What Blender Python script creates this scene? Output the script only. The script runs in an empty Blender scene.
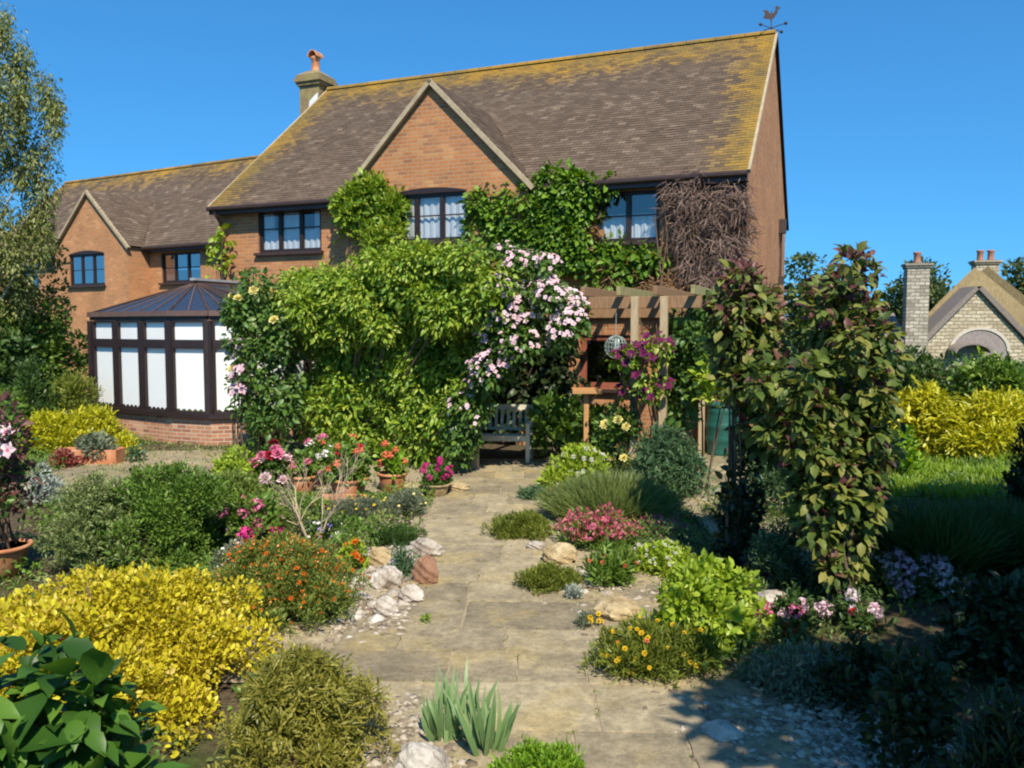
import bpy, math, random
import numpy as np
from mathutils import Vector

# ------------------------------------------------------------------ camera, sky, sun, exposure
SC = bpy.context.scene
COL = SC.collection
EYE = 2.26
FPX = 830.0
PITCH = 0.0694
cam_d = bpy.data.cameras.new('camera')
cam_d.sensor_width = 36.0
cam_d.lens = 36.0 * FPX / 1024.0
cam_d.clip_start = 0.05
cam_d.clip_end = 3000
cam = bpy.data.objects.new('camera', cam_d)
COL.objects.link(cam)
cam.location = (0, 0, EYE)
cam.rotation_euler = (math.pi / 2 - PITCH, 0, 0)
SC.camera = cam

SUN_EL = math.radians(49)
SUN_AZ = math.radians(167)          # clockwise from +Y: behind the camera, a little to its right
world = bpy.data.worlds.new('World')
SC.world = world
world.use_nodes = True
wn = world.node_tree
wn.nodes.clear()
sky = wn.nodes.new('ShaderNodeTexSky')
sky.sky_type = 'NISHITA'
sky.sun_disc = False
sky.sun_elevation = SUN_EL
sky.sun_rotation = SUN_AZ
sky.air_density = 1.0
sky.dust_density = 0.3
sky.ozone_density = 2.5
hs = wn.nodes.new('ShaderNodeHueSaturation')
hs.inputs['Saturation'].default_value = 1.22
hs.inputs['Value'].default_value = 1.0
bg = wn.nodes.new('ShaderNodeBackground')
bg.inputs['Strength'].default_value = 0.095
wo = wn.nodes.new('ShaderNodeOutputWorld')
# clear dry air: keep the sky's blue down to the horizon
tcw = wn.nodes.new('ShaderNodeTexCoord')
sxw = wn.nodes.new('ShaderNodeSeparateXYZ')
mrw = wn.nodes.new('ShaderNodeMapRange')
for i_, v_ in enumerate((0.0, 1.0, 0.16, 0.95)):
    mrw.inputs[i_ + 1].default_value = v_
cxw = wn.nodes.new('ShaderNodeCombineXYZ')
nmw = wn.nodes.new('ShaderNodeVectorMath')
nmw.operation = 'NORMALIZE'
wn.links.new(tcw.outputs['Generated'], sxw.inputs[0])
wn.links.new(sxw.outputs[2], mrw.inputs[0])
for i_ in (0, 1):
    wn.links.new(sxw.outputs[i_], cxw.inputs[i_])
wn.links.new(mrw.outputs[0], cxw.inputs[2])
wn.links.new(cxw.outputs[0], nmw.inputs[0])
wn.links.new(nmw.outputs[0], sky.inputs[0])
wn.links.new(sky.outputs[0], hs.inputs['Color'])
tint = wn.nodes.new('ShaderNodeMix')
tint.data_type = 'RGBA'
tint.blend_type = 'MULTIPLY'
tint.clamp_result = False
tint.inputs[0].default_value = 1.0
tint.inputs[7].default_value = (0.62, 1.2, 1.36, 1)
wn.links.new(hs.outputs[0], tint.inputs[6])
wn.links.new(tint.outputs[2], bg.inputs['Color'])
wn.links.new(bg.outputs[0], wo.inputs[0])

SUN_DIR = Vector((math.sin(SUN_AZ) * math.cos(SUN_EL), math.cos(SUN_AZ) * math.cos(SUN_EL), math.sin(SUN_EL)))
sun_d = bpy.data.lights.new('sun', 'SUN')
sun_d.energy = 4.6
sun_d.angle = math.radians(0.5)
sun_d.color = (1.0, 0.92, 0.76)
sun = bpy.data.objects.new('sun', sun_d)
COL.objects.link(sun)
sun.rotation_euler = (-SUN_DIR).to_track_quat('-Z', 'Y').to_euler()
sun.location = (5, -5, 30)
SC.view_settings.view_transform = 'Standard'
SC.view_settings.look = 'None'
SC.view_settings.gamma = 1.0
SC.view_settings.use_curve_mapping = False
SC.view_settings.exposure = 0.6
SC.cycles.filter_width = 2.1
SC.cycles.max_bounces = 6
SC.cycles.diffuse_bounces = 3
SC.cycles.transparent_max_bounces = 12
SC.cycles.caustics_reflective = False
SC.cycles.caustics_refractive = False

rnd = random.Random(7)
RNG = np.random.default_rng(11)
V = lambda *a: np.array(a, float)

# ------------------------------------------------------------------ where a point of the photograph lies in the garden
def ray(px, py):
    a = (px - 512) / FPX
    b = (384 - py) / FPX
    return V(a, math.cos(PITCH) + b * math.sin(PITCH), -math.sin(PITCH) + b * math.cos(PITCH))
CAM = V(0, 0, EYE)
def at(px, py, Y):
    d = ray(px, py)
    return CAM + d * (Y / d[1])
def gnd(px, py, z=0.0):
    d = ray(px, py)
    return CAM + d * ((z - EYE) / d[2])
def on_plane(px, py, O, n):
    d = ray(px, py)
    return CAM + d * (((O - CAM) @ n) / (d @ n))

# ------------------------------------------------------------------ materials
def new_mat(name):
    m = bpy.data.materials.new(name)
    m.use_nodes = True
    nt = m.node_tree
    nt.nodes.clear()
    out = nt.nodes.new('ShaderNodeOutputMaterial')
    return m, nt, out
def N(nt, t, **kw):
    n = nt.nodes.new(t)
    for k, v in kw.items():
        if k.startswith('i_'):
            n.inputs[k[2:]].default_value = v
        else:
            setattr(n, k, v)
    return n
def ramp(nt, stops, interp='LINEAR'):
    r = nt.nodes.new('ShaderNodeValToRGB')
    r.color_ramp.interpolation = interp
    e = r.color_ramp.elements
    while len(e) < len(stops):
        e.new(0.5)
    for i, (p, c) in enumerate(stops):
        e[i].position = p
        e[i].color = (c[0], c[1], c[2], 1)
    return r
def mixc(nt, f, a, b, blend='MIX'):
    m = nt.nodes.new('ShaderNodeMix')
    m.data_type = 'RGBA'
    m.blend_type = blend
    for s, v in ((0, f), (6, a), (7, b)):
        if isinstance(v, (int, float)):
            m.inputs[s].default_value = v
        elif isinstance(v, tuple):
            m.inputs[s].default_value = (*v, 1)
        else:
            nt.links.new(v, m.inputs[s])
    return m.outputs[2]
def math_(nt, op, a, b=None, clamp=False):
    m = nt.nodes.new('ShaderNodeMath')
    m.operation = op
    m.use_clamp = clamp
    for i, v in enumerate((a, b)):
        if v is None:
            continue
        if isinstance(v, (int, float)):
            m.inputs[i].default_value = v
        else:
            nt.links.new(v, m.inputs[i])
    return m.outputs[0]
def maprange(nt, v, a, b, c=0.0, d=1.0):
    m = nt.nodes.new('ShaderNodeMapRange')
    nt.links.new(v, m.inputs[0])
    for i, x in enumerate((a, b, c, d)):
        m.inputs[i + 1].default_value = x
    return m.outputs[0]
def bsdf(nt, out, color, rough=0.6, spec=0.3, bump=None, bump_s=0.3, bump_d=0.02):
    p = nt.nodes.new('ShaderNodeBsdfPrincipled')
    if isinstance(color, tuple):
        p.inputs['Base Color'].default_value = (*color, 1)
    else:
        nt.links.new(color, p.inputs['Base Color'])
    if isinstance(rough, (int, float)):
        p.inputs['Roughness'].default_value = rough
    else:
        nt.links.new(rough, p.inputs['Roughness'])
    p.inputs['Specular IOR Level'].default_value = spec
    if bump is not None:
        b = N(nt, 'ShaderNodeBump')
        b.inputs['Strength'].default_value = bump_s
        b.inputs['Distance'].default_value = bump_d
        nt.links.new(bump, b.inputs['Height'])
        nt.links.new(b.outputs[0], p.inputs['Normal'])
    nt.links.new(p.outputs[0], out.inputs[0])
    return p

def leaf_mat(name, cols, trans=0.28, rough=0.42, spec=0.35, patch=1.6, tcol=None):
    m, nt, out = new_mat(name)
    g = N(nt, 'ShaderNodeNewGeometry')
    k = len(cols)
    r = ramp(nt, [((i + 0.5) / k, c) for i, c in enumerate(cols)])
    tc = N(nt, 'ShaderNodeTexCoord')
    nz = N(nt, 'ShaderNodeTexNoise', i_Scale=patch, i_Detail=2.0)
    nt.links.new(tc.outputs['Object'], nz.inputs['Vector'])
    f = math_(nt, 'ADD', math_(nt, 'MULTIPLY', g.outputs['Random Per Island'], 0.7), math_(nt, 'MULTIPLY', math_(nt, 'SUBTRACT', nz.outputs[0], 0.22), 0.6))
    nt.links.new(f, r.inputs[0])
    p = bsdf(nt, out, r.outputs[0], rough, spec)
    t = N(nt, 'ShaderNodeBsdfTranslucent')
    if tcol is None:
        hv = N(nt, 'ShaderNodeHueSaturation', i_Hue=0.485, i_Saturation=1.1, i_Value=1.5)
        nt.links.new(r.outputs[0], hv.inputs['Color'])
        nt.links.new(hv.outputs[0], t.inputs[0])
    else:
        t.inputs[0].default_value = (*tcol, 1)
    mx = N(nt, 'ShaderNodeMixShader')
    mx.inputs[0].default_value = trans
    nt.links.new(p.outputs[0], mx.inputs[1])
    nt.links.new(t.outputs[0], mx.inputs[2])
    nt.links.new(mx.outputs[0], out.inputs[0])
    return m

def noisy_mat(name, c1, c2, scale=4.0, rough=0.8, spec=0.2, bump=0.3, bd=0.02, c3=None, stretch=None, detail=5.0, island=0.0):
    m, nt, out = new_mat(name)
    tc = N(nt, 'ShaderNodeTexCoord')
    vec = tc.outputs['Object']
    if stretch:
        mp = N(nt, 'ShaderNodeMapping')
        mp.inputs['Scale'].default_value = stretch
        nt.links.new(vec, mp.inputs[0])
        vec = mp.outputs[0]
    nz = N(nt, 'ShaderNodeTexNoise', i_Scale=scale, i_Detail=detail, i_Roughness=0.65)
    nt.links.new(vec, nz.inputs['Vector'])
    stops = [(0.3, c1), (0.7, c2)] if c3 is None else [(0.3, c1), (0.5, c2), (0.68, c3)]
    r = ramp(nt, stops)
    fac = nz.outputs[0]
    if island:
        g = N(nt, 'ShaderNodeNewGeometry')
        fac = math_(nt, 'ADD', fac, math_(nt, 'MULTIPLY', math_(nt, 'SUBTRACT', g.outputs['Random Per Island'], 0.5), island))
    nt.links.new(fac, r.inputs[0])
    bsdf(nt, out, r.outputs[0], rough, spec, nz.outputs[0] if bump else None, bump, bd)
    return m

def brick_mat(name, ca, cb, cc, mortar=(0.38, 0.265, 0.165)):
    m, nt, out = new_mat(name)
    uv = N(nt, 'ShaderNodeUVMap', uv_map='UVMap')
    b = N(nt, 'ShaderNodeTexBrick')
    b.inputs['Scale'].default_value = 1.0
    b.inputs['Brick Width'].default_value = 0.225
    b.inputs['Row Height'].default_value = 0.075
    b.inputs['Mortar Size'].default_value = 0.0085
    b.inputs['Mortar Smooth'].default_value = 0.3
    b.inputs['Bias'].default_value = 0.0
    b.inputs['Color1'].default_value = (0, 0, 0, 1)
    b.inputs['Color2'].default_value = (1, 1, 1, 1)
    b.inputs['Mortar'].default_value = (0.5, 0.5, 0.5, 1)
    nt.links.new(uv.outputs[0], b.inputs['Vector'])
    r = ramp(nt, [(0.0, ca), (0.35, cb), (0.75, cb), (1.0, cc)])
    nt.links.new(b.outputs['Color'], r.inputs[0])
    nz = N(nt, 'ShaderNodeTexNoise', i_Scale=1.1, i_Detail=6.0, i_Roughness=0.7)
    nt.links.new(uv.outputs[0], nz.inputs['Vector'])
    n2 = N(nt, 'ShaderNodeTexNoise', i_Scale=30.0, i_Detail=3.0)
    nt.links.new(uv.outputs[0], n2.inputs['Vector'])
    w = maprange(nt, nz.outputs[0], 0.35, 0.7, 0.78, 1.22)
    w2 = math_(nt, 'MULTIPLY', w, maprange(nt, n2.outputs[0], 0.3, 0.7, 0.85, 1.15))
    vm = N(nt, 'ShaderNodeVectorMath', operation='SCALE')
    nt.links.new(r.outputs[0], vm.inputs[0])
    nt.links.new(w2, vm.inputs['Scale'])
    c = mixc(nt, b.outputs['Fac'], vm.outputs[0], mortar)
    h = math_(nt, 'SUBTRACT', 1.0, b.outputs['Fac'])
    h = math_(nt, 'ADD', h, math_(nt, 'MULTIPLY', n2.outputs[0], 0.3))
    bsdf(nt, out, c, 0.88, 0.15, h, 0.6, 0.008)
    return m

def tile_mat(name, lichen=1.0):
    """clay tiles, one island each; yellow lichen grows on the ridge and along the verges (uv 'edge' = metres from verge, metres below ridge)"""
    m, nt, out = new_mat(name)
    g = N(nt, 'ShaderNodeNewGeometry')
    r = ramp(nt, [(0.0, (0.092, 0.063, 0.044)), (0.5, (0.117, 0.081, 0.057)), (0.9, (0.137, 0.097, 0.069)), (1.0, (0.19, 0.14, 0.10))])
    nt.links.new(g.outputs['Random Per Island'], r.inputs[0])
    uv = N(nt, 'ShaderNodeUVMap', uv_map='edge')
    sx = N(nt, 'ShaderNodeSeparateXYZ')
    nt.links.new(uv.outputs[0], sx.inputs[0])
    tc = N(nt, 'ShaderNodeTexCoord')
    n1 = N(nt, 'ShaderNodeTexNoise', i_Scale=0.8, i_Detail=4.0, i_Roughness=0.6)
    n2 = N(nt, 'ShaderNodeTexNoise', i_Scale=6.0, i_Detail=5.0, i_Roughness=0.75)
    nt.links.new(tc.outputs['Object'], n1.inputs['Vector'])
    nt.links.new(tc.outputs['Object'], n2.inputs['Vector'])
    ridge = maprange(nt, sx.outputs[1], 0.0, 2.0, 1.0, 0.0)
    verge = maprange(nt, sx.outputs[0], 0.0, 1.2, 1.1, 0.0)
    edge = math_(nt, 'MAXIMUM', ridge, verge)
    s = math_(nt, 'ADD', math_(nt, 'MULTIPLY', edge, 0.62 * lichen), math_(nt, 'MULTIPLY', n1.outputs[0], 0.5))
    s = math_(nt, 'ADD', s, math_(nt, 'MULTIPLY', n2.outputs[0], 0.5))
    s = math_(nt, 'ADD', s, math_(nt, 'MULTIPLY', g.outputs['Random Per Island'], 0.3))
    mask = maprange(nt, s, 0.88, 1.25, 0.0, 0.85)
    lc = ramp(nt, [(0.3, (0.17, 0.125, 0.035)), (0.5, (0.27, 0.165, 0.03)), (0.7, (0.40, 0.22, 0.024))])
    nt.links.new(n1.outputs[0], lc.inputs[0])
    c = mixc(nt, mask, r.outputs[0], lc.outputs[0])
    bsdf(nt, out, c, 0.85, 0.2, n2.outputs[0], 0.35, 0.01)
    return m

def plain_mat(name, c, rough=0.5, spec=0.4, metal=0.0, var=0.12, scale=8.0):
    m, nt, out = new_mat(name)
    tc = N(nt, 'ShaderNodeTexCoord')
    nz = N(nt, 'ShaderNodeTexNoise', i_Scale=scale, i_Detail=4.0)
    nt.links.new(tc.outputs['Object'], nz.inputs['Vector'])
    r = ramp(nt, [(0.3, tuple(x * (1 - var) for x in c)), (0.7, tuple(min(1, x * (1 + var)) for x in c))])
    nt.links.new(nz.outputs[0], r.inputs[0])
    p = bsdf(nt, out, r.outputs[0], maprange(nt, nz.outputs[0], 0.3, 0.7, rough * 0.85, min(1, rough * 1.15)), spec)
    p.inputs['Metallic'].default_value = metal
    return m

def pane_mat(name, tint=(0.8, 0.86, 0.9), refl=1.0):
    m, nt, out = new_mat(name)
    tr = N(nt, 'ShaderNodeBsdfTransparent')
    tr.inputs[0].default_value = (*tint, 1)
    gl = N(nt, 'ShaderNodeBsdfGlossy', i_Roughness=0.015)
    fr = N(nt, 'ShaderNodeLayerWeight', i_Blend=0.5)
    fz = math_(nt, 'POWER', fr.outputs['Facing'], 3.0)
    mx = N(nt, 'ShaderNodeMixShader')
    tc = N(nt, 'ShaderNodeTexCoord')
    nz = N(nt, 'ShaderNodeTexNoise', i_Scale=1.3, i_Detail=1.0)
    nt.links.new(tc.outputs['Object'], nz.inputs['Vector'])
    bp = N(nt, 'ShaderNodeBump', i_Strength=0.08, i_Distance=0.05)
    nt.links.new(nz.outputs[0], bp.inputs['Height'])
    nt.links.new(bp.outputs[0], gl.inputs['Normal'])
    nt.links.new(math_(nt, 'ADD', math_(nt, 'MULTIPLY', fz, 0.8 * refl), 0.17 * refl, True), mx.inputs[0])
    nt.links.new(tr.outputs[0], mx.inputs[1])
    nt.links.new(gl.outputs[0], mx.inputs[2])
    nt.links.new(mx.outputs[0], out.inputs[0])
    return m

def cloth_mat(name, c):
    m, nt, out = new_mat(name)
    p = bsdf(nt, out, c, 0.9, 0.1)
    t = N(nt, 'ShaderNodeBsdfTranslucent')
    t.inputs[0].default_value = (*c, 1)
    mx = N(nt, 'ShaderNodeMixShader')
    mx.inputs[0].default_value = 0.3
    nt.links.new(p.outputs[0], mx.inputs[1])
    nt.links.new(t.outputs[0], mx.inputs[2])
    nt.links.new(mx.outputs[0], out.inputs[0])
    return m

M = {}
M['brick'] = brick_mat('red brick', (0.32, 0.145, 0.075), (0.43, 0.178, 0.074), (0.47, 0.235, 0.10))
M['brick_old'] = brick_mat('orange brick', (0.40, 0.19, 0.085), (0.48, 0.21, 0.09), (0.56, 0.27, 0.12))
M['brick_dwarf'] = brick_mat('mottled brick', (0.28, 0.12, 0.08), (0.46, 0.21, 0.12), (0.55, 0.32, 0.2), (0.5, 0.42, 0.32))
M['tile'] = tile_mat('roof tile')
M['tile_far'] = tile_mat('roof tile far', 0.8)
M['verge'] = noisy_mat('verge mortar', (0.30, 0.235, 0.15), (0.44, 0.35, 0.23), 6.0)
M['frame'] = plain_mat('dark brown frame', (0.026, 0.016, 0.0155), 0.45, 0.4)
M['redframe'] = plain_mat('red brown frame', (0.27, 0.085, 0.05), 0.5, 0.3)
M['gutter'] = plain_mat('brown gutter', (0.05, 0.03, 0.025), 0.45, 0.4)
M['downpipe'] = plain_mat('brown downpipe', (0.16, 0.075, 0.05), 0.5, 0.35)
M['pane'] = pane_mat('window pane', (0.94, 0.96, 0.97))
M['pane_far'] = pane_mat('window pane far', (0.5, 0.55, 0.62), 2.2)
M['pane_porch'] = pane_mat('porch pane', (0.35, 0.4, 0.45), 1.5)
M['curtain'] = cloth_mat('net curtain', (0.80, 0.81, 0.82))
M['blind'] = plain_mat('white blind', (0.88, 0.87, 0.85), 0.9, 0.1, var=0.01)
M['pane_clear'] = pane_mat('conservatory pane', (0.98, 0.985, 0.985), 0.3)
M['soffit'] = plain_mat('soffit', (0.03, 0.018, 0.015), 0.6, 0.2)
M['polycarb'] = plain_mat('roof glazing', (0.028, 0.034, 0.052), 0.3, 0.45)
M['bar'] = plain_mat('glazing bar', (0.13, 0.08, 0.065), 0.45, 0.4)
M['lead'] = plain_mat('lead', (0.30, 0.31, 0.33), 0.6, 0.4)
M['flash'] = plain_mat('flashing', (0.7, 0.7, 0.72), 0.6, 0.3)
M['moss_brick'] = noisy_mat('mossy chimney', (0.20, 0.125, 0.075), (0.25, 0.185, 0.09), 7.0, c3=(0.27, 0.25, 0.09), bump=0.5)
M['terracotta'] = noisy_mat('terracotta', (0.37, 0.135, 0.06), (0.50, 0.21, 0.10), 6.0, c3=(0.55, 0.30, 0.18), bump=0.15)
M['oldpot'] = noisy_mat('weathered clay pot', (0.28, 0.13, 0.085), (0.38, 0.19, 0.125), 6.0, bump=.15)
M['iron'] = plain_mat('rusty iron', (0.06, 0.035, 0.03), 0.6, 0.4)
M['alarm'] = plain_mat('dark plastic', (0.05, 0.035, 0.03), 0.6)
M['timber'] = noisy_mat('weathered timber', (0.20, 0.115, 0.06), (0.33, 0.20, 0.115), 5.0, stretch=(8, 8, 1.2), bump=0.3, bd=0.006)
M['timber_pale'] = noisy_mat('pale timber post', (0.34, 0.25, 0.15), (0.50, 0.39, 0.25), 5.0, stretch=(9, 9, 1.0), bump=0.3, bd=0.006)
M['timber_moss'] = noisy_mat('mossy timber', (0.16, 0.145, 0.06), (0.30, 0.27, 0.12), 9.0, c3=(0.33, 0.24, 0.14), bump=0.3)
M['bench'] = noisy_mat('silvered teak', (0.50, 0.46, 0.34), (0.66, 0.62, 0.48), 5.0, stretch=(2, 8, 8), bump=0.2, bd=0.005)
M['bird_wood'] = noisy_mat('orange softwood', (0.40, 0.19, 0.075), (0.52, 0.29, 0.13), 5.0, stretch=(9, 9, 1.5), bump=0.2, bd=0.004)
M['wire'] = plain_mat('galvanised wire', (0.42, 0.50, 0.46), 0.4, 0.5, 0.4)
M['butt'] = plain_mat('green plastic', (0.018, 0.095, 0.075), 0.38, 0.45)
M['rock_white'] = noisy_mat('pale limestone', (0.20, 0.15, 0.11), (0.42, 0.36, 0.30), 6.0, c3=(0.62, 0.57, 0.51), bump=1.0, bd=0.06)
M['rock_tan'] = noisy_mat('tan limestone', (0.22, 0.155, 0.08), (0.38, 0.28, 0.15), 6.0, c3=(0.50, 0.40, 0.24), bump=0.9, bd=0.05)
M['rock_brown'] = noisy_mat('ironstone', (0.20, 0.10, 0.06), (0.33, 0.18, 0.11), 5.0, bump=0.8, bd=0.04)
M['rock_grey'] = noisy_mat('grey stone', (0.24, 0.20, 0.165), (0.40, 0.35, 0.29), 5.0, c3=(0.52, 0.48, 0.42), bump=0.9, bd=0.04)
M['bark'] = noisy_mat('bark', (0.07, 0.05, 0.035), (0.16, 0.12, 0.085), 9.0, stretch=(3, 3, 0.7), bump=0.7)
M['birch'] = noisy_mat('birch bark', (0.10, 0.09, 0.08), (0.50, 0.47, 0.43), 4.0, stretch=(1, 1, 3), c3=(0.62, 0.6, 0.56), bump=0.3)
M['stem'] = noisy_mat('green stem', (0.055, 0.07, 0.02), (0.10, 0.12, 0.035), 9.0, bump=0)
M['twig'] = noisy_mat('pale twig', (0.38, 0.29, 0.19), (0.54, 0.43, 0.30), 9.0, bump=0)
M['redtwig'] = noisy_mat('brown twig', (0.10, 0.06, 0.04), (0.2, 0.13, 0.09), 9.0, bump=0)
M['stonewall'] = None

# ------------------------------------------------------------------ mesh helpers
class MB:
    def __init__(self):
        self.v = []; self.f = []; self.uv = []; self.uv2 = []; self.mi = []; self.has2 = False
    def poly(self, pts, uv=None, mi=0, uv2=None):
        b = len(self.v)
        self.v += [tuple(map(float, p)) for p in pts]
        self.f.append(tuple(range(b, b + len(pts))))
        self.uv.append(uv if uv is not None else [(0, 0)] * len(pts))
        self.uv2.append(uv2 if uv2 is not None else [(9, 9)] * len(pts))
        if uv2 is not None:
            self.has2 = True
        self.mi.append(mi)
    def wall(self, O, ax, up, pts2, n=None, mi=0):
        """flat polygon in the plane O + a*ax + b*up, uv in metres"""
        P = [O + ax * a + up * b for a, b in pts2]
        self.poly(P, [(a, b) for a, b in pts2], mi)
    def box(self, c, ex, ey, ez, X=None, Y=None, Z=None, mi=0, bev=0.0):
        X = V(1, 0, 0) if X is None else X
        Y = V(0, 1, 0) if Y is None else Y
        Z = V(0, 0, 1) if Z is None else Z
        c = np.asarray(c, float)
        def p(i, j, k):
            return c + X * (i * ex / 2) + Y * (j * ey / 2) + Z * (k * ez / 2)
        quads = [((-1, -1, 1), (1, -1, 1), (1, 1, 1), (-1, 1, 1), ex, ey), ((-1, 1, -1), (1, 1, -1), (1, -1, -1), (-1, -1, -1), ex, ey),
                 ((-1, -1, -1), (1, -1, -1), (1, -1, 1), (-1, -1, 1), ex, ez), ((1, 1, -1), (-1, 1, -1), (-1, 1, 1), (1, 1, 1), ex, ez),
                 ((1, -1, -1), (1, 1, -1), (1, 1, 1), (1, -1, 1), ey, ez), ((-1, 1, -1), (-1, -1, -1), (-1, -1, 1), (-1, 1, 1), ey, ez)]
        b = len(self.v)
        idx = {}
        for i in (-1, 1):
            for j in (-1, 1):
                for k in (-1, 1):
                    idx[(i, j, k)] = len(self.v)
                    self.v.append(tuple(p(i, j, k)))
        for q in quads:
            self.f.append(tuple(idx[t] for t in q[:4]))
            self.uv.append([(0, 0), (q[4], 0), (q[4], q[5]), (0, q[5])])
            self.uv2.append([(9, 9)] * 4)
            self.mi.append(mi)
    def beam(self, a, b, w, h, up=(0, 0, 1), mi=0):
        a = np.asarray(a, float); b = np.asarray(b, float)
        d = b - a; L = np.linalg.norm(d); d = d / L
        up = np.asarray(up, float)
        s = np.cross(d, up); s /= np.linalg.norm(s)
        u = np.cross(s, d)
        self.box((a + b) / 2, L, w, h, d, s, u, mi)
    def tube(self, pts, rad, n=7, mi=0, cap=True):
        pts = [np.asarray(p, float) for p in pts]
        if isinstance(rad, (int, float)):
            rad = [rad] * len(pts)
        rings = []
        ref = V(0.31, 0.17, 0.93)
        for i, p in enumerate(pts):
            d = pts[min(i + 1, len(pts) - 1)] - pts[max(i - 1, 0)]
            d /= (np.linalg.norm(d) + 1e-9)
            if abs(d @ ref) > 0.95:
                ref = V(0.9, 0.1, 0.2)
            s = np.cross(d, ref); s /= np.linalg.norm(s)
            t = np.cross(d, s)
            ids = []
            for k in range(n):
                a = 2 * math.pi * k / n
                ids.append(len(self.v))
                self.v.append(tuple(p + (s * math.cos(a) + t * math.sin(a)) * rad[i]))
            rings.append(ids)
        def addf(f):
            self.f.append(tuple(f)); self.uv.append([(0, 0)] * len(f)); self.uv2.append([(9, 9)] * len(f)); self.mi.append(mi)
        for i in range(len(rings) - 1):
            for k in range(n):
                addf((rings[i][k], rings[i][(k + 1) % n], rings[i + 1][(k + 1) % n], rings[i + 1][k]))
        if cap:
            addf(rings[0][::-1]); addf(rings[-1])
    def lathe(self, c, prof, n=24, mi=0, close=False):
        """prof: list of (radius, z)"""
        c = np.asarray(c, float)
        rings = []
        for r, z in prof:
            ids = []
            for k in range(n):
                a = 2 * math.pi * k / n
                ids.append(len(self.v))
                self.v.append((c[0] + r * math.cos(a), c[1] + r * math.sin(a), c[2] + z))
            rings.append(ids)
        for i in range(len(rings) - 1):
            for k in range(n):
                f = (rings[i][k], rings[i][(k + 1) % n], rings[i + 1][(k + 1) % n], rings[i + 1][k])
                self.f.append(f); self.uv.append([(0, 0)] * 4); self.uv2.append([(9, 9)] * 4); self.mi.append(mi)
        for ids in (rings[0][::-1], rings[-1]):
            self.f.append(tuple(ids)); self.uv.append([(0, 0)] * n); self.uv2.append([(9, 9)] * n); self.mi.append(mi)
    def build(self, name, mats, parent=None, smooth=False, bevel=0.0):
        me = bpy.data.meshes.new(name)
        me.from_pydata(self.v, [], self.f)
        uvl = me.uv_layers.new(name='UVMap')
        flat = [c for f in self.uv for p in f for c in p]
        uvl.data.foreach_set('uv', flat)
        if self.has2:
            u2 = me.uv_layers.new(name='edge')
            u2.data.foreach_set('uv', [c for f in self.uv2 for p in f for c in p])
        if not isinstance(mats, (list, tuple)):
            mats = [mats]
        for m in mats:
            me.materials.append(m)
        me.polygons.foreach_set('material_index', self.mi)
        if smooth:
            me.polygons.foreach_set('use_smooth', [True] * len(me.polygons))
        me.update()
        o = bpy.data.objects.new(name, me)
        COL.objects.link(o)
        if parent is not None:
            o.parent = parent
            o.matrix_parent_inverse = MPI[parent.name]
        MPI[o.name] = Matrix()
        if bevel:
            bm_ = o.modifiers.new('soft edges', 'BEVEL')
            bm_.width = bevel; bm_.segments = 2; bm_.limit_method = 'ANGLE'
        return o
from mathutils import Matrix
MPI = {}
def tag(o, label=None, cat=None, group=None, kind=None):
    if label: o['label'] = label
    if cat: o['category'] = cat
    if group: o['group'] = group
    if kind: o['kind'] = kind
    return o
def thing(name, label, cat, loc=(0, 0, 0), group=None):
    o = bpy.data.objects.new(name, None)
    o.empty_display_size = 0.2
    o.location = tuple(map(float, loc))
    COL.objects.link(o)
    MPI[o.name] = Matrix.Translation(o.location).inverted()
    return tag(o, label, cat, group)

# ---- leaves
T_RH = (np.array([(0, 0, 0), (.42, -.5, .10), (1, 0, -.06), (.42, .5, .10)]), [(0, 1, 2), (0, 2, 3)])
T_OV = (np.array([(0, 0, 0), (.3, -.46, .10), (.3, .46, .10), (.3, 0, 0), (.68, -.4, .05), (.68, .4, .05), (.68, 0, -.03), (1, 0, -.16)]),
        [(0, 1, 3), (0, 3, 2), (1, 4, 6, 3), (3, 6, 5, 2), (4, 7, 6), (6, 7, 5)])
T_BIG = (np.array([(0, 0, 0), (.15, -.33, .06), (.15, .33, .06), (.15, 0, 0.01), (.4, -.5, .08), (.4, .5, .08), (.4, 0, 0.01), (.7, -.36, .0), (.7, .36, .0), (.7, 0, -.06), (.9, -.13, -.13), (.9, .13, -.13), (.9, 0, -.15), (1.03, 0, -.22)]),
         [(0, 1, 3), (0, 3, 2), (1, 4, 6, 3), (3, 6, 5, 2), (4, 7, 9, 6), (6, 9, 8, 5), (7, 10, 12, 9), (9, 12, 11, 8), (10, 13, 12), (12, 13, 11)])
T_BLADE = (np.array([(0, -.4, 0), (0, .4, 0), (.4, -.5, .03), (.4, .5, .03), (.75, -.38, -.04), (.75, .38, -.04), (1, 0, -.18)]),
           [(0, 2, 3, 1), (2, 4, 5, 3), (4, 6, 5)])
T_NDL = (np.array([(0, -.5, 0), (0, .5, 0), (1, 0, 0)]), [(0, 1, 2)])
T_SPRAY = (np.array([(0, 0, 0), (.35, -.5, .06), (.55, -.14, .02), (.75, -.4, -.02), (1, 0, -.1), (.75, .4, -.02), (.55, .14, .02), (.35, .5, .06)]),
           [(0, 1, 2), (0, 2, 6), (0, 6, 7), (2, 3, 4), (2, 4, 6), (4, 5, 6)])

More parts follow.
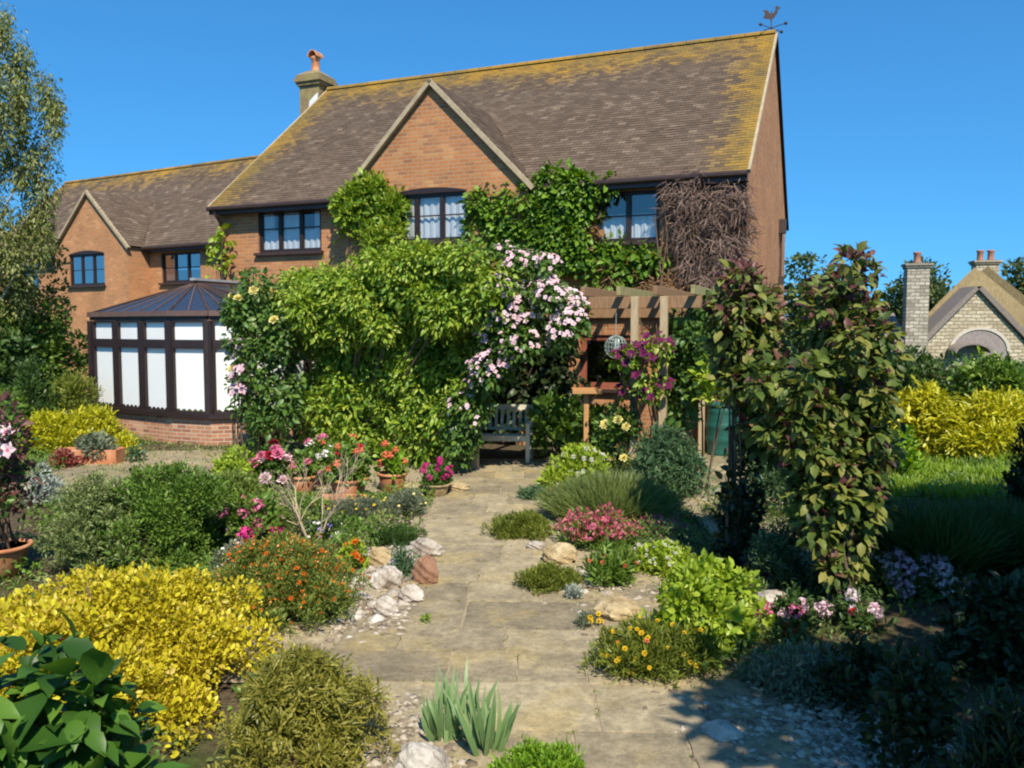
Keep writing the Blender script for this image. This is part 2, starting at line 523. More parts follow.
def unit(a):
    return a / (np.linalg.norm(a, axis=-1, keepdims=True) + 1e-9)
def mesh_np(name, verts, faces_by_leaf, nper, nleaf, mat):
    """verts (n,3); one template's faces repeated for every leaf"""
    me = bpy.data.meshes.new(name)
    nv = len(verts)
    me.vertices.add(nv)
    me.vertices.foreach_set('co', np.ascontiguousarray(verts, dtype=np.float32).ravel())
    sizes = np.array([len(f) for f in faces_by_leaf])
    idx = np.concatenate([np.array(f) for f in faces_by_leaf])
    loops = (np.arange(nleaf)[:, None] * nper + idx[None]).ravel().astype(np.int32)
    starts1 = np.concatenate([[0], np.cumsum(sizes)[:-1]])
    starts = (np.arange(nleaf)[:, None] * len(idx) + starts1[None]).ravel().astype(np.int32)
    me.loops.add(len(loops))
    me.loops.foreach_set('vertex_index', loops)
    me.polygons.add(len(starts))
    me.polygons.foreach_set('loop_start', starts)
    me.materials.append(mat)
    me.update(calc_edges=True)
    me.validate()
    return me
def scatter(name, pts, axis, nrm, L, W, tmpl, mat, parent=None, label=None, kind=None):
    co, faces = tmpl
    n = len(pts)
    axis = unit(axis)
    nrm = unit(nrm - (nrm * axis).sum(1, keepdims=True) * axis)
    acr = np.cross(nrm, axis)
    L = np.broadcast_to(L, n)[:, None, None]; W = np.broadcast_to(W, n)[:, None, None]
    v = pts[:, None, :] + axis[:, None, :] * (co[None, :, 0:1] * L) + acr[:, None, :] * (co[None, :, 1:2] * W) + nrm[:, None, :] * (co[None, :, 2:3] * L)
    me = mesh_np(name, v.reshape(-1, 3), faces, len(co), n, mat)
    o = bpy.data.objects.new(name, me)
    COL.objects.link(o)
    if parent is not None:
        o.parent = parent
        o.matrix_parent_inverse = MPI[parent.name]
    MPI[o.name] = Matrix()
    if label: o['label'] = label
    if kind: o['kind'] = kind
    return o
def rand_dirs(n, rng):
    return unit(rng.normal(size=(n, 3)))

def clump_points(cl, n, rng, shell=0.55, zmin=0.02):
    """cl: (k,6) centre + radii; points near each clump's surface, with outward directions"""
    area = (cl[:, 3] * cl[:, 4] * cl[:, 5]) ** (2 / 3)
    k = rng.choice(len(cl), size=n, p=area / area.sum())
    d = rand_dirs(n, rng)
    r = 1 - (1 - shell) * rng.random(n) ** 1.6
    r = np.where(rng.random(n) < .14, rng.uniform(1.0, 1.32, n), r)
    p = cl[k, :3] + d * cl[k, 3:6] * r[:, None]
    ok = p[:, 2] > zmin
    return p[ok], unit(d[ok] / cl[k[ok], 3:6])
def leaf_count(cl, L, W, cover):
    a = (cl[:, 3] * cl[:, 4] * cl[:, 5]) ** (2 / 3)
    return int(cover * (a.sum() * 6.0) / (L * W * 0.6))
def foliage(parent, cl, L, W, mat, tmpl=T_OV, cover=1.3, up=0.25, jitter=0.7, droop=0.0, rng=None, name='foliage', shell=0.55, zmin=0.02, nmax=60000, flat=0.5):
    rng = rng or RNG
    n = min(nmax, max(60, leaf_count(cl, L, W, cover)))
    p, d = clump_points(cl, n, rng, shell, zmin)
    n = len(p)
    ax = d + rand_dirs(n, rng) * jitter + V(0, 0, 1) * up - V(0, 0, 1) * droop
    nr = d * 0.6 + V(0, -0.1, 1) * flat + rand_dirs(n, rng) * 0.7
    s = rng.lognormal(-.03, .33, n).clip(.4, 1.8)
    return scatter(name, p, ax, nr, L * s, W * s, tmpl, mat, parent)
def dome_clumps(c, rx, ry, h, k, rel, rng, z0=0.0):
    """clumps heaped in a loose, lumpy mound with small shoots standing clear of it"""
    k = int(k * 1.25)
    az = rng.uniform(0, 2 * math.pi, k)
    ro = np.sqrt(rng.random(k))
    d = np.stack([np.cos(az) * ro, np.sin(az) * ro, (1 - ro ** rng.uniform(1.7, 2.4)) ** .62], 1)
    ph = rng.uniform(0, 6.28, 4)
    lump = 1 + .17 * np.sin(2 * az + ph[0]) + .16 * np.sin(3 * az + ph[1] + 2 * d[:, 2]) + .13 * np.sin(5 * az + ph[2] + 5 * d[:, 2])
    shoot = rng.random(k) < .42
    s = np.where(shoot, rng.uniform(.88, 1.22, k), rng.uniform(.35, 1.0, k) ** .5) * lump
    rr = rel * rng.lognormal(0, .28, k).clip(.5, 1.6) * np.where(shoot, .45, .95)
    ref = (rx + ry) / 2
    rad = np.stack([rr * (rx * .6 + ry * .4), rr * (rx * .4 + ry * .6), rr * np.minimum(h, ref * .8) * np.where(shoot, 1.3, 1.0)], 1)
    cen = np.stack([c[0] + d[:, 0] * s * rx * (1 - rel * .8), c[1] + d[:, 1] * s * ry * (1 - rel * .8), c[2] + z0 + np.maximum(rad[:, 2] * .3, d[:, 2] * np.minimum(s, 1.02) * (h - rad[:, 2] * .9))], 1)
    return np.concatenate([cen, rad], 1)
def stems(parent, base, cl, mat, rng, k=8, r0=0.012, name='stem', spread=0.1):
    mb = MB()
    idx = rng.choice(len(cl), size=min(k, len(cl)), replace=False)
    for i in idx:
        c = cl[i, :3]
        b = V(base[0] + rng.normal() * spread, base[1] + rng.normal() * spread, base[2])
        m1 = b * 0.6 + c * 0.4 + rng.normal(size=3) * 0.03
        m1[2] = max(m1[2], b[2] + 0.3 * (c[2] - b[2]))
        mb.tube([b, m1, c], [r0, r0 * 0.75, r0 * 0.4], 5)
    return mb.build(name, mat, parent)

# ---- flowers: a few shared meshes, every head an object of its own
FL = {}
def flower_mesh(kind, mat, cmat=None):
    key = (kind, mat.name)
    if key in FL: return FL[key]
    rng = np.random.default_rng(len(FL) + 5)
    v = []; f = []; mi = []
    def petal(o, ax, nr, L, W, m=0):
        co, fc = T_OV
        ax = ax / np.linalg.norm(ax)
        nr = nr - (nr @ ax) * ax; nr /= np.linalg.norm(nr)
        ac = np.cross(nr, ax)
        b = len(v)
        for a_, b_, c_ in co:
            v.append(tuple(o + ax * a_ * L + ac * b_ * W + nr * c_ * L))
        for q in fc:
            f.append(tuple(b + i for i in q)); mi.append(m)
    if kind == 'star':
        for k in range(5):
            a = 2 * math.pi * (k + rng.uniform(-.15, .15)) / 5
            petal(V(0, 0, 0), V(math.cos(a), math.sin(a), 0.25 + rng.uniform(-.1, .15)), V(0, 0, 1), 0.5, 0.42)
        for k in range(5):
            a = 2 * math.pi * k / 5
            petal(V(0, 0, 0.03), V(math.cos(a), math.sin(a), 0.9), V(-math.cos(a), -math.sin(a), 1), 0.13, 0.1, 1)
    elif kind == 'ball':
        for k in range(46):
            d = rand_dirs(1, rng)[0]; d[2] = abs(d[2]) * 1.1 - 0.25
            d /= np.linalg.norm(d)
            petal(d * V(.36, .36, .26), d * 0.5 + rand_dirs(1, rng)[0] * 0.8, d, 0.28, 0.24)
    elif kind == 'rose':
        for k in range(26):
            t = k / 26.0
            a = k * 2.4
            r = 0.08 + 0.3 * t
            o = V(math.cos(a) * r, math.sin(a) * r, 0.18 - 0.2 * t)
            petal(o, V(math.cos(a) * (0.2 + t), math.sin(a) * (0.2 + t), 1.0 - 0.7 * t), V(-math.cos(a), -math.sin(a), 0.6), 0.34, 0.34)
    elif kind == 'umbel':
        for k in range(40):
            a = rng.uniform(0, 2 * math.pi); r = 0.5 * math.sqrt(rng.random())
            o = V(math.cos(a) * r, math.sin(a) * r, 0.16 * (1 - (r / 0.5) ** 2) + rng.normal() * 0.02)
            petal(o, V(rng.normal(), rng.normal(), 0.3), V(0, 0, 1) + rand_dirs(1, rng)[0] * 0.4, 0.14, 0.12)
    me = bpy.data.meshes.new('flower')
    me.from_pydata(v, [], f)
    me.materials.append(mat)
    me.materials.append(cmat or M['f_yellow'])
    me.polygons.foreach_set('material_index', mi)
    me.update()
    FL[key] = me
    return me
def flowers(parent, P, D, size, kind, mat, rng=None, cmat=None, name='flower', label=None, maxn=100):
    rng = rng or RNG
    me = flower_mesh(kind, mat, cmat)
    P = np.atleast_2d(P); D = np.atleast_2d(D)
    order = np.argsort(P[:, 1])
    for j, i in enumerate(order):
        if j >= maxn: break
        o = bpy.data.objects.new(name, me)
        COL.objects.link(o)
        o.parent = parent
        o.matrix_parent_inverse = MPI[parent.name]
        o.location = tuple(P[i])
        q = Vector(D[i]).to_track_quat('Z', 'Y')
        o.rotation_mode = 'QUATERNION'
        o.rotation_quaternion = q
        s = size * rng.uniform(0.75, 1.2)
        o.scale = (s, s, s)
        if label: o['label'] = label
    if len(P) > maxn:
        rest = order[maxn:]
        vs = np.array([v.co[:] for v in me.vertices]); fs = [tuple(p.vertices) for p in me.polygons]; ms = [p.material_index for p in me.polygons]
        VV = []; FF = []; MM = []
        for i in rest:
            R = np.array(Vector(D[i]).to_track_quat('Z', 'Y').to_matrix())
            b = len(VV)
            VV += [tuple(x) for x in (vs @ R.T) * size * rng.uniform(.75, 1.2) + P[i]]
            FF += [tuple(b + a for a in f) for f in fs]; MM += ms
        m2 = bpy.data.meshes.new('blossoms'); m2.from_pydata(VV, [], FF)
        for m in me.materials: m2.materials.append(m)
        m2.polygons.foreach_set('material_index', MM); m2.update()
        o = bpy.data.objects.new('blossoms', m2); COL.objects.link(o); o.parent = parent; o.matrix_parent_inverse = MPI[parent.name]
        o['kind'] = 'stuff'
def flower_spots(cl, n, rng, top=0.1, face=0.4, out=1.05, zmin=0.05):
    """outer points of a clump set that look up or towards the open side (-Y)"""
    P = []; D = []
    while len(P) < n:
        p, d = clump_points(cl, n * 8, rng, 0.98, zmin)
        for a, b in zip(p, d):
            if b[2] < top - 0.3 or (b[2] * 0.6 - b[1] * face) < 0.15: continue
            # keep only those that stand clear of the other clumps
            q = a + b * 0.03
            if (((q - cl[:, :3]) / (cl[:, 3:6] * 0.93)) ** 2).sum(1).min() < 1: continue
            P.append(a + b * 0.02); D.append(unit(b + V(0, -0.5, 0.5) + rng.normal(size=3) * 0.25))
            if len(P) >= n: break
        if len(p) == 0: break
    return np.array(P), np.array(D)

# ------------------------------------------------------------------ the setting: ground, path
def ground_mat():
    m, nt, out = new_mat('garden soil')
    tc = N(nt, 'ShaderNodeTexCoord')
    n1 = N(nt, 'ShaderNodeTexNoise', i_Scale=0.9, i_Detail=6.0, i_Roughness=0.65)
    n2 = N(nt, 'ShaderNodeTexNoise', i_Scale=14.0, i_Detail=6.0, i_Roughness=0.75)
    for n in (n1, n2):
        nt.links.new(tc.outputs['Object'], n.inputs['Vector'])
    a = ramp(nt, [(0.3, (0.05, 0.035, 0.022)), (0.55, (0.11, 0.08, 0.05)), (0.75, (0.2, 0.155, 0.105))])
    nt.links.new(n2.outputs[0], a.inputs[0])
    b = ramp(nt, [(0.35, (0.035, 0.055, 0.012)), (0.7, (0.075, 0.105, 0.024))])
    nt.links.new(n2.outputs[0], b.inputs[0])
    sx = N(nt, 'ShaderNodeSeparateXYZ')
    nt.links.new(tc.outputs['Object'], sx.inputs[0])
    far = maprange(nt, sx.outputs[1], 18.0, 24.0)
    far.node.clamp = True
    w = math_(nt, 'MAXIMUM', far, maprange(nt, n1.outputs[0], 0.52, 0.62))
    c = mixc(nt, w, a.outputs[0], b.outputs[0])
    bsdf(nt, out, c, 0.95, 0.1, n2.outputs[0], 0.9, 0.03)
    return m
mb = MB()
mb.poly([(-400, -60, 0), (400, -60, 0), (400, 900, 0), (-400, 900, 0)])
tag(mb.build('ground', ground_mat()), kind='structure')

def paving_mat():
    m, nt, out = new_mat('weathered paving')
    g = N(nt, 'ShaderNodeNewGeometry')
    tc = N(nt, 'ShaderNodeTexCoord')
    n1 = N(nt, 'ShaderNodeTexNoise', i_Scale=1.7, i_Detail=5.0, i_Roughness=0.6)
    n2 = N(nt, 'ShaderNodeTexNoise', i_Scale=22.0, i_Detail=6.0, i_Roughness=0.8)
    n3 = N(nt, 'ShaderNodeTexNoise', i_Scale=4.5, i_Detail=6.0, i_Roughness=0.7)
    for n in (n1, n2, n3):
        nt.links.new(tc.outputs['Object'], n.inputs['Vector'])
    f = math_(nt, 'ADD', math_(nt, 'MULTIPLY', g.outputs['Random Per Island'], 0.36), math_(nt, 'MULTIPLY', math_(nt, 'SUBTRACT', n3.outputs[0], 0.25), 1.25))
    r = ramp(nt, [(0.12, (0.168, 0.136, 0.092)), (0.42, (0.255, 0.208, 0.135)), (0.62, (0.345, 0.28, 0.178)), (0.88, (0.46, 0.38, 0.245))])
    nt.links.new(f, r.inputs[0])
    yel = maprange(nt, n1.outputs[0], 0.5, 0.66, 0.0, 0.42)
    c = mixc(nt, yel, r.outputs[0], (0.46, 0.34, 0.125))
    dk = maprange(nt, n2.outputs[0], 0.38, 0.62, 0.72, 1.15)
    vm = N(nt, 'ShaderNodeVectorMath', operation='SCALE')
    nt.links.new(c, vm.inputs[0]); nt.links.new(dk, vm.inputs['Scale'])
    h = math_(nt, 'ADD', n2.outputs[0], math_(nt, 'MULTIPLY', n3.outputs[0], 1.5))
    bsdf(nt, out, vm.outputs[0], 0.9, 0.15, h, 0.5, 0.012)
    return m
M['paving'] = paving_mat()
M['joint'] = noisy_mat('sandy joint', (0.24, 0.185, 0.12), (0.40, 0.32, 0.21), 20.0, bump=0.6)
def slab_field(rows, name, z=0.022, rot=0.0, piv=(0, 0)):
    """rows: (y0, y1, [x cuts]); every slab a chamfered, slightly uneven stone"""
    mb = MB()
    r = random.Random(5)
    cr, sr = math.cos(rot), math.sin(rot)
    def T(x, y, z):
        x -= piv[0]; y -= piv[1]
        return (piv[0] + x * cr - y * sr, piv[1] + x * sr + y * cr, z)
    for y0, y1, xs in rows:
        for x0, x1 in zip(xs[:-1], xs[1:]):
            g = 0.004
            def edge(a, b, n):
                out = []
                for k in range(n):
                    t = k / n
                    out.append((a[0] + (b[0] - a[0]) * t + r.uniform(-.007, .007), a[1] + (b[1] - a[1]) * t + r.uniform(-.007, .007)))
                return out
            c = [(x0 + g, y0 + g), (x1 - g, y0 + g), (x1 - g, y1 - g), (x0 + g, y1 - g)]
            loop = []
            for k in range(4):
                loop += edge(c[k], c[(k + 1) % 4], 5)
            cx, cy = (x0 + x1) / 2, (y0 + y1) / 2
            zt = z + r.uniform(-.003, .004)
            tx, ty = r.uniform(-.005, .005), r.uniform(-.005, .005)
            n = len(loop)
            b = len(mb.v)
            lo = []; hi = []
            for (x, y) in loop:
                mb.v.append(T(x, y, 0.004)); lo.append(len(mb.v) - 1)
            for (x, y) in loop:
                s = 0.985
                X = cx + (x - cx) * s; Y = cy + (y - cy) * s
                mb.v.append(T(X, Y, zt + (X - cx) * tx + (Y - cy) * ty)); hi.append(len(mb.v) - 1)
            fs = [(lo[k], lo[(k + 1) % n], hi[(k + 1) % n], hi[k]) for k in range(n)] + [tuple(hi)]
            for f in fs:
                mb.f.append(f); mb.uv.append([(0, 0)] * len(f)); mb.uv2.append([(9, 9)] * len(f)); mb.mi.append(0)
    return mb
rows = []
y = 3.55
rr = random.Random(3)
while y < 13.6:
    h = rr.choice([0.42, 0.5, 0.58, 0.62])
    x0 = -1.15 if y < 7 else -0.95
    x1 = 1.65 if y < 6.2 else (1.15 if y < 9 else 0.95)
    xs = [x0 - rr.uniform(0, .1)]
    while xs[-1] < x1 - 0.75:
        xs.append(xs[-1] + rr.choice([0.45, 0.62, 0.75, 0.9]))
    xs.append(max(x1 + rr.uniform(0, .2), xs[-1] + .3))
    rows.append((y, y + h, xs))
    y += h
# cross arm towards the conservatory side, terrace by the conservatory, path round the right-hand bed
for y0, y1, xa, xb in ((5.15, 5.7, -3.4, -1.27), (5.7, 6.3, -3.4, -1.27), (11.2, 11.8, -7.5, -2.6), (11.8, 12.4, -7.5, -2.6), (12.4, 13.0, -7.5, -2.6), (13.0, 13.6, -7.5, -1.3), (13.6, 14.2, -7.5, -1.3), (14.2, 14.8, -6, -1.3)):
    xs = [xa]
    while xs[-1] < xb - 0.8:
        xs.append(xs[-1] + rr.choice([0.6, 0.75, 0.9]))
    xs.append(xb)
    rows.append((y0, y1, xs))
y = 7.6
while y < 14.5:
    h = rr.choice([0.5, 0.6])
    rows.append((y, y + h, [2.15 + (y - 7.6) * .05, 2.75 + (y - 7.6) * .05 + rr.uniform(-.1, .1), 3.4 + (y - 7.6) * .05]))
    y += h
mb = slab_field(rows, 'path', rot=-0.03, piv=(0, 8))
nslab = len(mb.f)
for (xa, xb, ya, yb) in ((-1.15, 1.75, 3.4, 14.0), (-3.5, -1.15, 5.1, 6.35), (-7.6, -1.1, 11.1, 14.9), (2.15, 3.65, 7.5, 14.6)):
    P = [(xa, ya), (xb, ya), (xb, yb), (xa, yb)]
    mb.poly([(a, b, 0.015) for a, b in P], mi=1)
tag(mb.build('path', [M['paving'], M['joint']]), kind='structure')

# ------------------------------------------------------------------ houses
UP = V(0, 0, 1)
class Frame:
    """a building's axes: u runs along its front to the viewer's left, w away from the viewer"""
    def __init__(self, O, ang):
        self.O = V(*O)
        self.u = V(-math.cos(ang), math.sin(ang), 0)
        self.w = V(math.sin(ang), math.cos(ang), 0)
    def p(self, a, b, z):
        return self.O + self.u * a + self.w * b + UP * z

def wall_holes(mb, O, ax, up, W, H, holes, inw, depth=0.11, mi=0):
    """rectangular wall with openings and their reveals; inw points into the building"""
    xs = sorted({0, W} | {h[0] for h in holes} | {h[1] for h in holes})
    zs = sorted({0, H} | {h[2] for h in holes} | {h[3] for h in holes})
    for a, b in zip(xs[:-1], xs[1:]):
        for c, d in zip(zs[:-1], zs[1:]):
            m = ((a + b) / 2, (c + d) / 2)
            if any(h[0] < m[0] < h[1] and h[2] < m[1] < h[3] for h in holes):
                continue
            mb.wall(O, ax, up, [(a, c), (b, c), (b, d), (a, d)], mi=mi)
    for x0, x1, z0, z1 in holes:
        for (a, b) in (((x0, z0), (x0, z1)), ((x1, z1), (x1, z0)), ((x0, z1), (x1, z1)), ((x1, z0), (x0, z0))):
            p0 = O + ax * a[0] + up * a[1]; p1 = O + ax * b[0] + up * b[1]
            L = math.dist(a, b)
            mb.poly([p0, p1, p1 + inw * depth, p0 + inw * depth], [(0, 0), (L, 0), (L, depth), (0, depth)], mi)

def tiles(mb, O, along, down, L, S, inside=None, tw=0.165, course=0.1, verge_l=True, verge_r=True, ridge=True, rng=None, sag=0.012):
    """one roof slope of overlapping tiles, each its own raised quad; O = ridge end, along = ridge direction, down = slope direction"""
    rng = rng or RNG
    n = np.cross(along, down)
    if n[2] < 0: n = -n
    # boarding under the tiles
    nr = int(S / course)
    for j in range(nr + 1):
        v0 = j * course
        off = 0.5 * tw * (j % 2)
        for i in range(int(L / tw) + 2):
            a0 = i * tw - off; a1 = a0 + tw - 0.004
            a0 = max(a0, 0); a1 = min(a1, L)
            v1 = min(v0 + course * 1.12, S + 0.01)
            if a1 - a0 < 0.02 or v1 - v0 < 0.02: continue
            am, vm = (a0 + a1) / 2, (v0 + v1) / 2
            if inside and not inside(am, vm): continue
            lift = 0.010 + rng.uniform(-.001, .0025)
            tilt = rng.uniform(-.0015, .0015)
            s = sag * math.sin(am * 0.9) * math.sin(vm * 1.1)
            du = am
            e = min(du if verge_l else 9, (L - du) if verge_r else 9)
            uv2 = (e, vm if ridge else 9)
            P = [O + along * a0 + down * v0 + n * (0.002 + s), O + along * a1 + down * v0 + n * (0.002 + s),
                 O + along * a1 + down * v1 + n * (lift + tilt + s), O + along * a0 + down * v1 + n * (lift - tilt + s)]
            Q = [P[3] - n * 0.016, P[2] - n * 0.016]
            b = len(mb.v)
            mb.v += [tuple(x) for x in P + Q]
            for f in ((b, b + 3, b + 2, b + 1), (b + 3, b + 4, b + 5, b + 2)):
                mb.f.append(f); mb.uv.append([(0, 0)] * 4); mb.uv2.append([uv2] * 4); mb.mi.append(0)
    mb.has2 = True

def make_window(parent, O, ax, out, w, h, lights, bars=(0.5,), fm='frame', pane='pane', curtain=None, curtain_to=1.0, sill=True, arch=0.0, fw=0.052, label=None):
    """casement: O = lower corner of the opening on the outer wall face; set back into the reveal"""
    B = O - out * 0.075
    mb = MB()
    d = 0.06
    def bar(a0, b0, a1, b1, wd, dd=d, z=0.0):
        mb.beam(B + ax * a0 + UP * b0 + out * z, B + ax * a1 + UP * b1 + out * z, dd, wd, up=np.cross(out, (ax * (a1 - a0) + UP * (b1 - b0)) / math.hypot(a1 - a0, b1 - b0)))
    f = fw
    bar(0, f / 2, w, f / 2, f); bar(0, h - f / 2, w, h - f / 2, f)
    bar(f / 2, f, f / 2, h - f, f); bar(w - f / 2, f, w - f / 2, h - f, f)
    for k in range(1, lights):
        x = w * k / lights
        bar(x, f, x, h - f, f * 1.0, d * .94)
    edges = [f] + [w * k / lights for k in range(1, lights)] + [w - f]
    for k in range(lights):
        x0 = w * k / lights + (f if k == 0 else f * .575); x1 = w * (k + 1) / lights - (f if k == lights - 1 else f * .575)
        s = 0.02
        # opening sash of each light
        bar(x0, f + s / 2, x1, f + s / 2, s, d * .8, -.004); bar(x0, h - f - s / 2, x1, h - f - s / 2, s, d * .8, -.004)
        bar(x0 + s / 2, f + s, x0 + s / 2, h - f - s, s, d * .8, -.004); bar(x1 - s / 2, f + s, x1 - s / 2, h - f - s, s, d * .8, -.004)
        for b in bars:
            bar(x0 + s, h * b, x1 - s, h * b, 0.024, d * .5, -.002)
    if arch:
        for k in range(10):
            t0, t1 = k / 10, (k + 1) / 10
            z0 = h + 0.02 + arch * (1 - (2 * t0 - 1) ** 2); z1 = h + 0.02 + arch * (1 - (2 * t1 - 1) ** 2)
            p = [O + ax * (w * t0) + UP * (h - .01) - out * .03, O + ax * (w * t1) + UP * (h - .01) - out * .03, O + ax * (w * t1) + UP * z1 + out * .012, O + ax * (w * t0) + UP * z0 + out * .012]
            q = [O + ax * (w * t0) + UP * h + out * .012, O + ax * (w * t1) + UP * h + out * .012]
            mb.poly([q[0], q[1], p[2], p[3]])
            mb.poly([p[3], p[2], O + ax * (w * t1) + UP * z1, O + ax * (w * t0) + UP * z0])
            mb.poly([q[1], q[0], O + ax * (w * t0) + UP * h, O + ax * (w * t1) + UP * h])
    fr = mb.build('window', M[fm], parent)
    if label: fr['label'] = label
    pb = MB()
    pb.poly([B + ax * (f * .5) + UP * (f * .5) - out * .012, B + ax * (w - f * .5) + UP * (f * .5) - out * .012, B + ax * (w - f * .5) + UP * (h - f * .5) - out * .012, B + ax * (f * .5) + UP * (h - f * .5) - out * .012])
    pb.build('pane', M[pane], fr)
    if curtain:
        for (c0, c1, zb, zt) in curtain:
            cb = MB()
            n = max(4, int((c1 - c0) * w / 0.03))
            pr = None
            for k in range(n + 1):
                x = (c0 + (c1 - c0) * k / n) * w
                off = 0.062 + 0.016 * math.sin(x * 42) + 0.008 * math.sin(x * 97 + 1)
                dip = 0.02 * abs(math.sin(x * 13))
                p = (B + ax * x - out * off + UP * (h * zb + dip), B + ax * x - out * off + UP * (h * zt))
                if pr is not None:
                    cb.poly([pr[0], p[0], p[1], pr[1]])
                pr = p
            cb.build('curtain', M['curtain'], fr)
    if sill:
        sb = MB()
        sb.box(O + ax * (w / 2) - UP * 0.035 + out * 0.03, w + 0.12, 0.14, 0.06, ax, out, UP)
        sb.build('sill', M['gutter'], fr)
    return fr

def build_house(name, label, O, ang, L, S, eave, rise, windows, gables, t0=0.0, far=False, course=0.1, tw=0.165, over=0.28, brick='brick', side_gable=True):
    """two-storey brick house: front wall along u from t0 to L; ridge parallel to it; gables: (tc, half, apex, proj)"""
    F = Frame(O, ang)
    u, w = F.u, F.w
    root = thing(name, label, 'house', F.p(L / 2, S, 0))
    tm = 'tile_far' if far else 'tile'
    W0 = over                     # the front wall stands this far behind the eaves line
    mb = MB()
    # front wall (facing -w); the ax runs along -u so that normals face out: use O at t=L
    Lw = L - t0 - 0.06
    Ow = F.p(L - 0.03, W0, 0)
    fr_holes = [(L - .03 - b, L - .03 - a, z0, z1) for (a, b, z0, z1, kw) in windows if kw.get('pl', 'front') == 'front']
    wall_holes(mb, Ow, -u, UP, Lw, eave - 0.12, fr_holes, w)
    # back wall and end walls
    Ob = F.p(t0 + .03, 2 * S - W0, 0)
    mb.wall(Ob, u, UP, [(0, 0), (Lw, 0), (Lw, eave - .1), (0, eave - .1)])
    sl = rise / S
    for t, sgn in ((t0 + 0.03, 1), (L - 0.03, -1)):
        Oe = F.p(t, W0, 0) if sgn == 1 else F.p(t, 2 * S - W0, 0)
        a = w if sgn == 1 else -w
        D = 2 * S - 2 * W0
        zt = eave + W0 * sl - 0.03
        mb.wall(Oe, a, UP, [(0, 0), (D, 0), (D, zt), (D / 2, eave + rise - 0.05), (0, zt)])
    # gables on the front
    for (tc, half, apex, proj, holes) in gables:
        Og = F.p(tc + half - .08, W0 - proj, 0)
        Wg = 2 * half - .16
        hl = [(tc + half - .08 - b, tc + half - .08 - a, z0, z1) for (a, b, z0, z1) in holes]
        zf = eave - 0.02
        wall_holes(mb, Og, -u, UP, Wg, zf, hl, w)
        mb.wall(Og, -u, UP, [(0, zf), (Wg, zf), (Wg / 2, apex - 0.06)])
        for s_ in (0, 1):
            Oc = Og + (-u) * (Wg * s_)
            q = [(0, 0), (0, zf)]
            d = proj + 0.02
            P = [Oc, Oc + w * d, Oc + w * d + UP * zf, Oc + UP * zf]
            if s_ == 0: P = P[::-1]; U = [(0, zf), (d, zf), (d, 0), (0, 0)]
            else: U = [(0, 0), (d, 0), (d, zf), (0, zf)]
            mb.poly(P, U)
    mb.build('wall', M[brick], root)
    # main roof
    down_f = unit(-w * S - UP * rise)
    down_b = unit(w * S - UP * rise)
    SL = math.hypot(S, rise)
    R0 = F.p(t0, S, eave + rise)
    rb = MB()
    def in_front(a, v):
        t = t0 + a
        q = v / SL              # 0 at ridge, 1 at eaves
        z = eave + rise * (1 - q)
        for (tc, half, apex, proj, holes) in gables:
            zr = apex - (apex - eave) * abs(t - tc) / half
            if z < zr - 0.05 and abs(t - tc) < half: return False
        return True
    tiles(rb, R0, u, down_f, L - t0, SL, in_front, tw, course)
    tiles(rb, R0, u, down_b, L - t0, SL, None, tw * 2, course * 2)
    ro = rb.build('roof', M[tm], root)
    ub = MB()        # boarding
    e = 0.03
    for dn in (down_f, down_b):
        n = np.cross(u, dn); n = n if n[2] > 0 else -n
        P = [R0, R0 + u * (L - t0), R0 + u * (L - t0) + dn * SL, R0 + dn * SL]
        ub.poly([p - n * 0.008 for p in P])
        ub.poly([p - n * 0.05 for p in P][::-1])
    ub.build('roof_board', M['soffit'], ro)
    # ridge tiles
    kb = MB()
    nt_ = int((L - t0) / 0.32)
    for k in range(nt_):
        a = R0 + u * ((L - t0) * k / nt_); b = R0 + u * ((L - t0) * (k + 1) / nt_ - .012)
        ring = []
        for p in (a, b):
            ring.append([p + (w * math.cos(th) * 0.12 + UP * (math.sin(th) * 0.10 - 0.045)) for th in np.linspace(0, math.pi, 7)])
        for j in range(6):
            kb.poly([ring[0][j], ring[1][j], ring[1][j + 1], ring[0][j + 1]], uv2=[(9, 0.05)] * 4)
        kb.poly(ring[0][::-1], uv2=[(9, 0.05)] * 7); kb.poly(ring[1], uv2=[(9, 0.05)] * 7)
    kb.build('ridge_tile', M[tm], ro)
    # verges of the two end gables
    for t in (t0 - .02, L + .02):
        for dn, mv in ((down_f, 'verge'), (down_b, 'soffit')):
            n = np.cross(u, dn); n = n if n[2] > 0 else -n
            vb = MB()
            a = F.p(t, S, eave + rise) - n * .03 + dn * .02; b = a + dn * (SL - .02)
            vb.beam(a, b, 0.05, 0.07, up=n)
            vb.build('verge', M[mv], root)
    # gable roofs
    for gi, (tc, half, apex, proj, holes) in enumerate(gables):
        f0 = W0 - proj - 0.06
        S1 = (apex - eave) / rise * S          # how far back from the eaves the valley meets
        A = F.p(tc, f0, apex)
        gb = MB()
        Lg = S1 - f0
        for sg in (1, -1):
            foot = F.p(tc + sg * half, f0, eave)
            dn = unit(foot - A); SLg = np.linalg.norm(foot - A)
            def inside(a, v, SLg=SLg, Lg=Lg, S1=S1, f0=f0):
                q = v / SLg
                return a < (S1 * (1 - q) - f0) + 0.08
            tiles(gb, A, w, dn, Lg, SLg, inside, tw, course, False, False, False)
        g_o = gb.build('roof', M[tm], root)
        g_o['label'] = 'small front gable roof'
        bb = MB()
        for sg in (1, -1):
            foot = F.p(tc + sg * half, f0, eave)
            n = unit(np.cross(w, foot - A)); n = n if n[2] > 0 else -n
            P = [A, foot, F.p(tc + sg * half, 0.0, eave), F.p(tc, S1, apex)]
            bb.poly([p - n * .01 for p in P])
        bb.build('roof_board', M['soffit'], g_o)
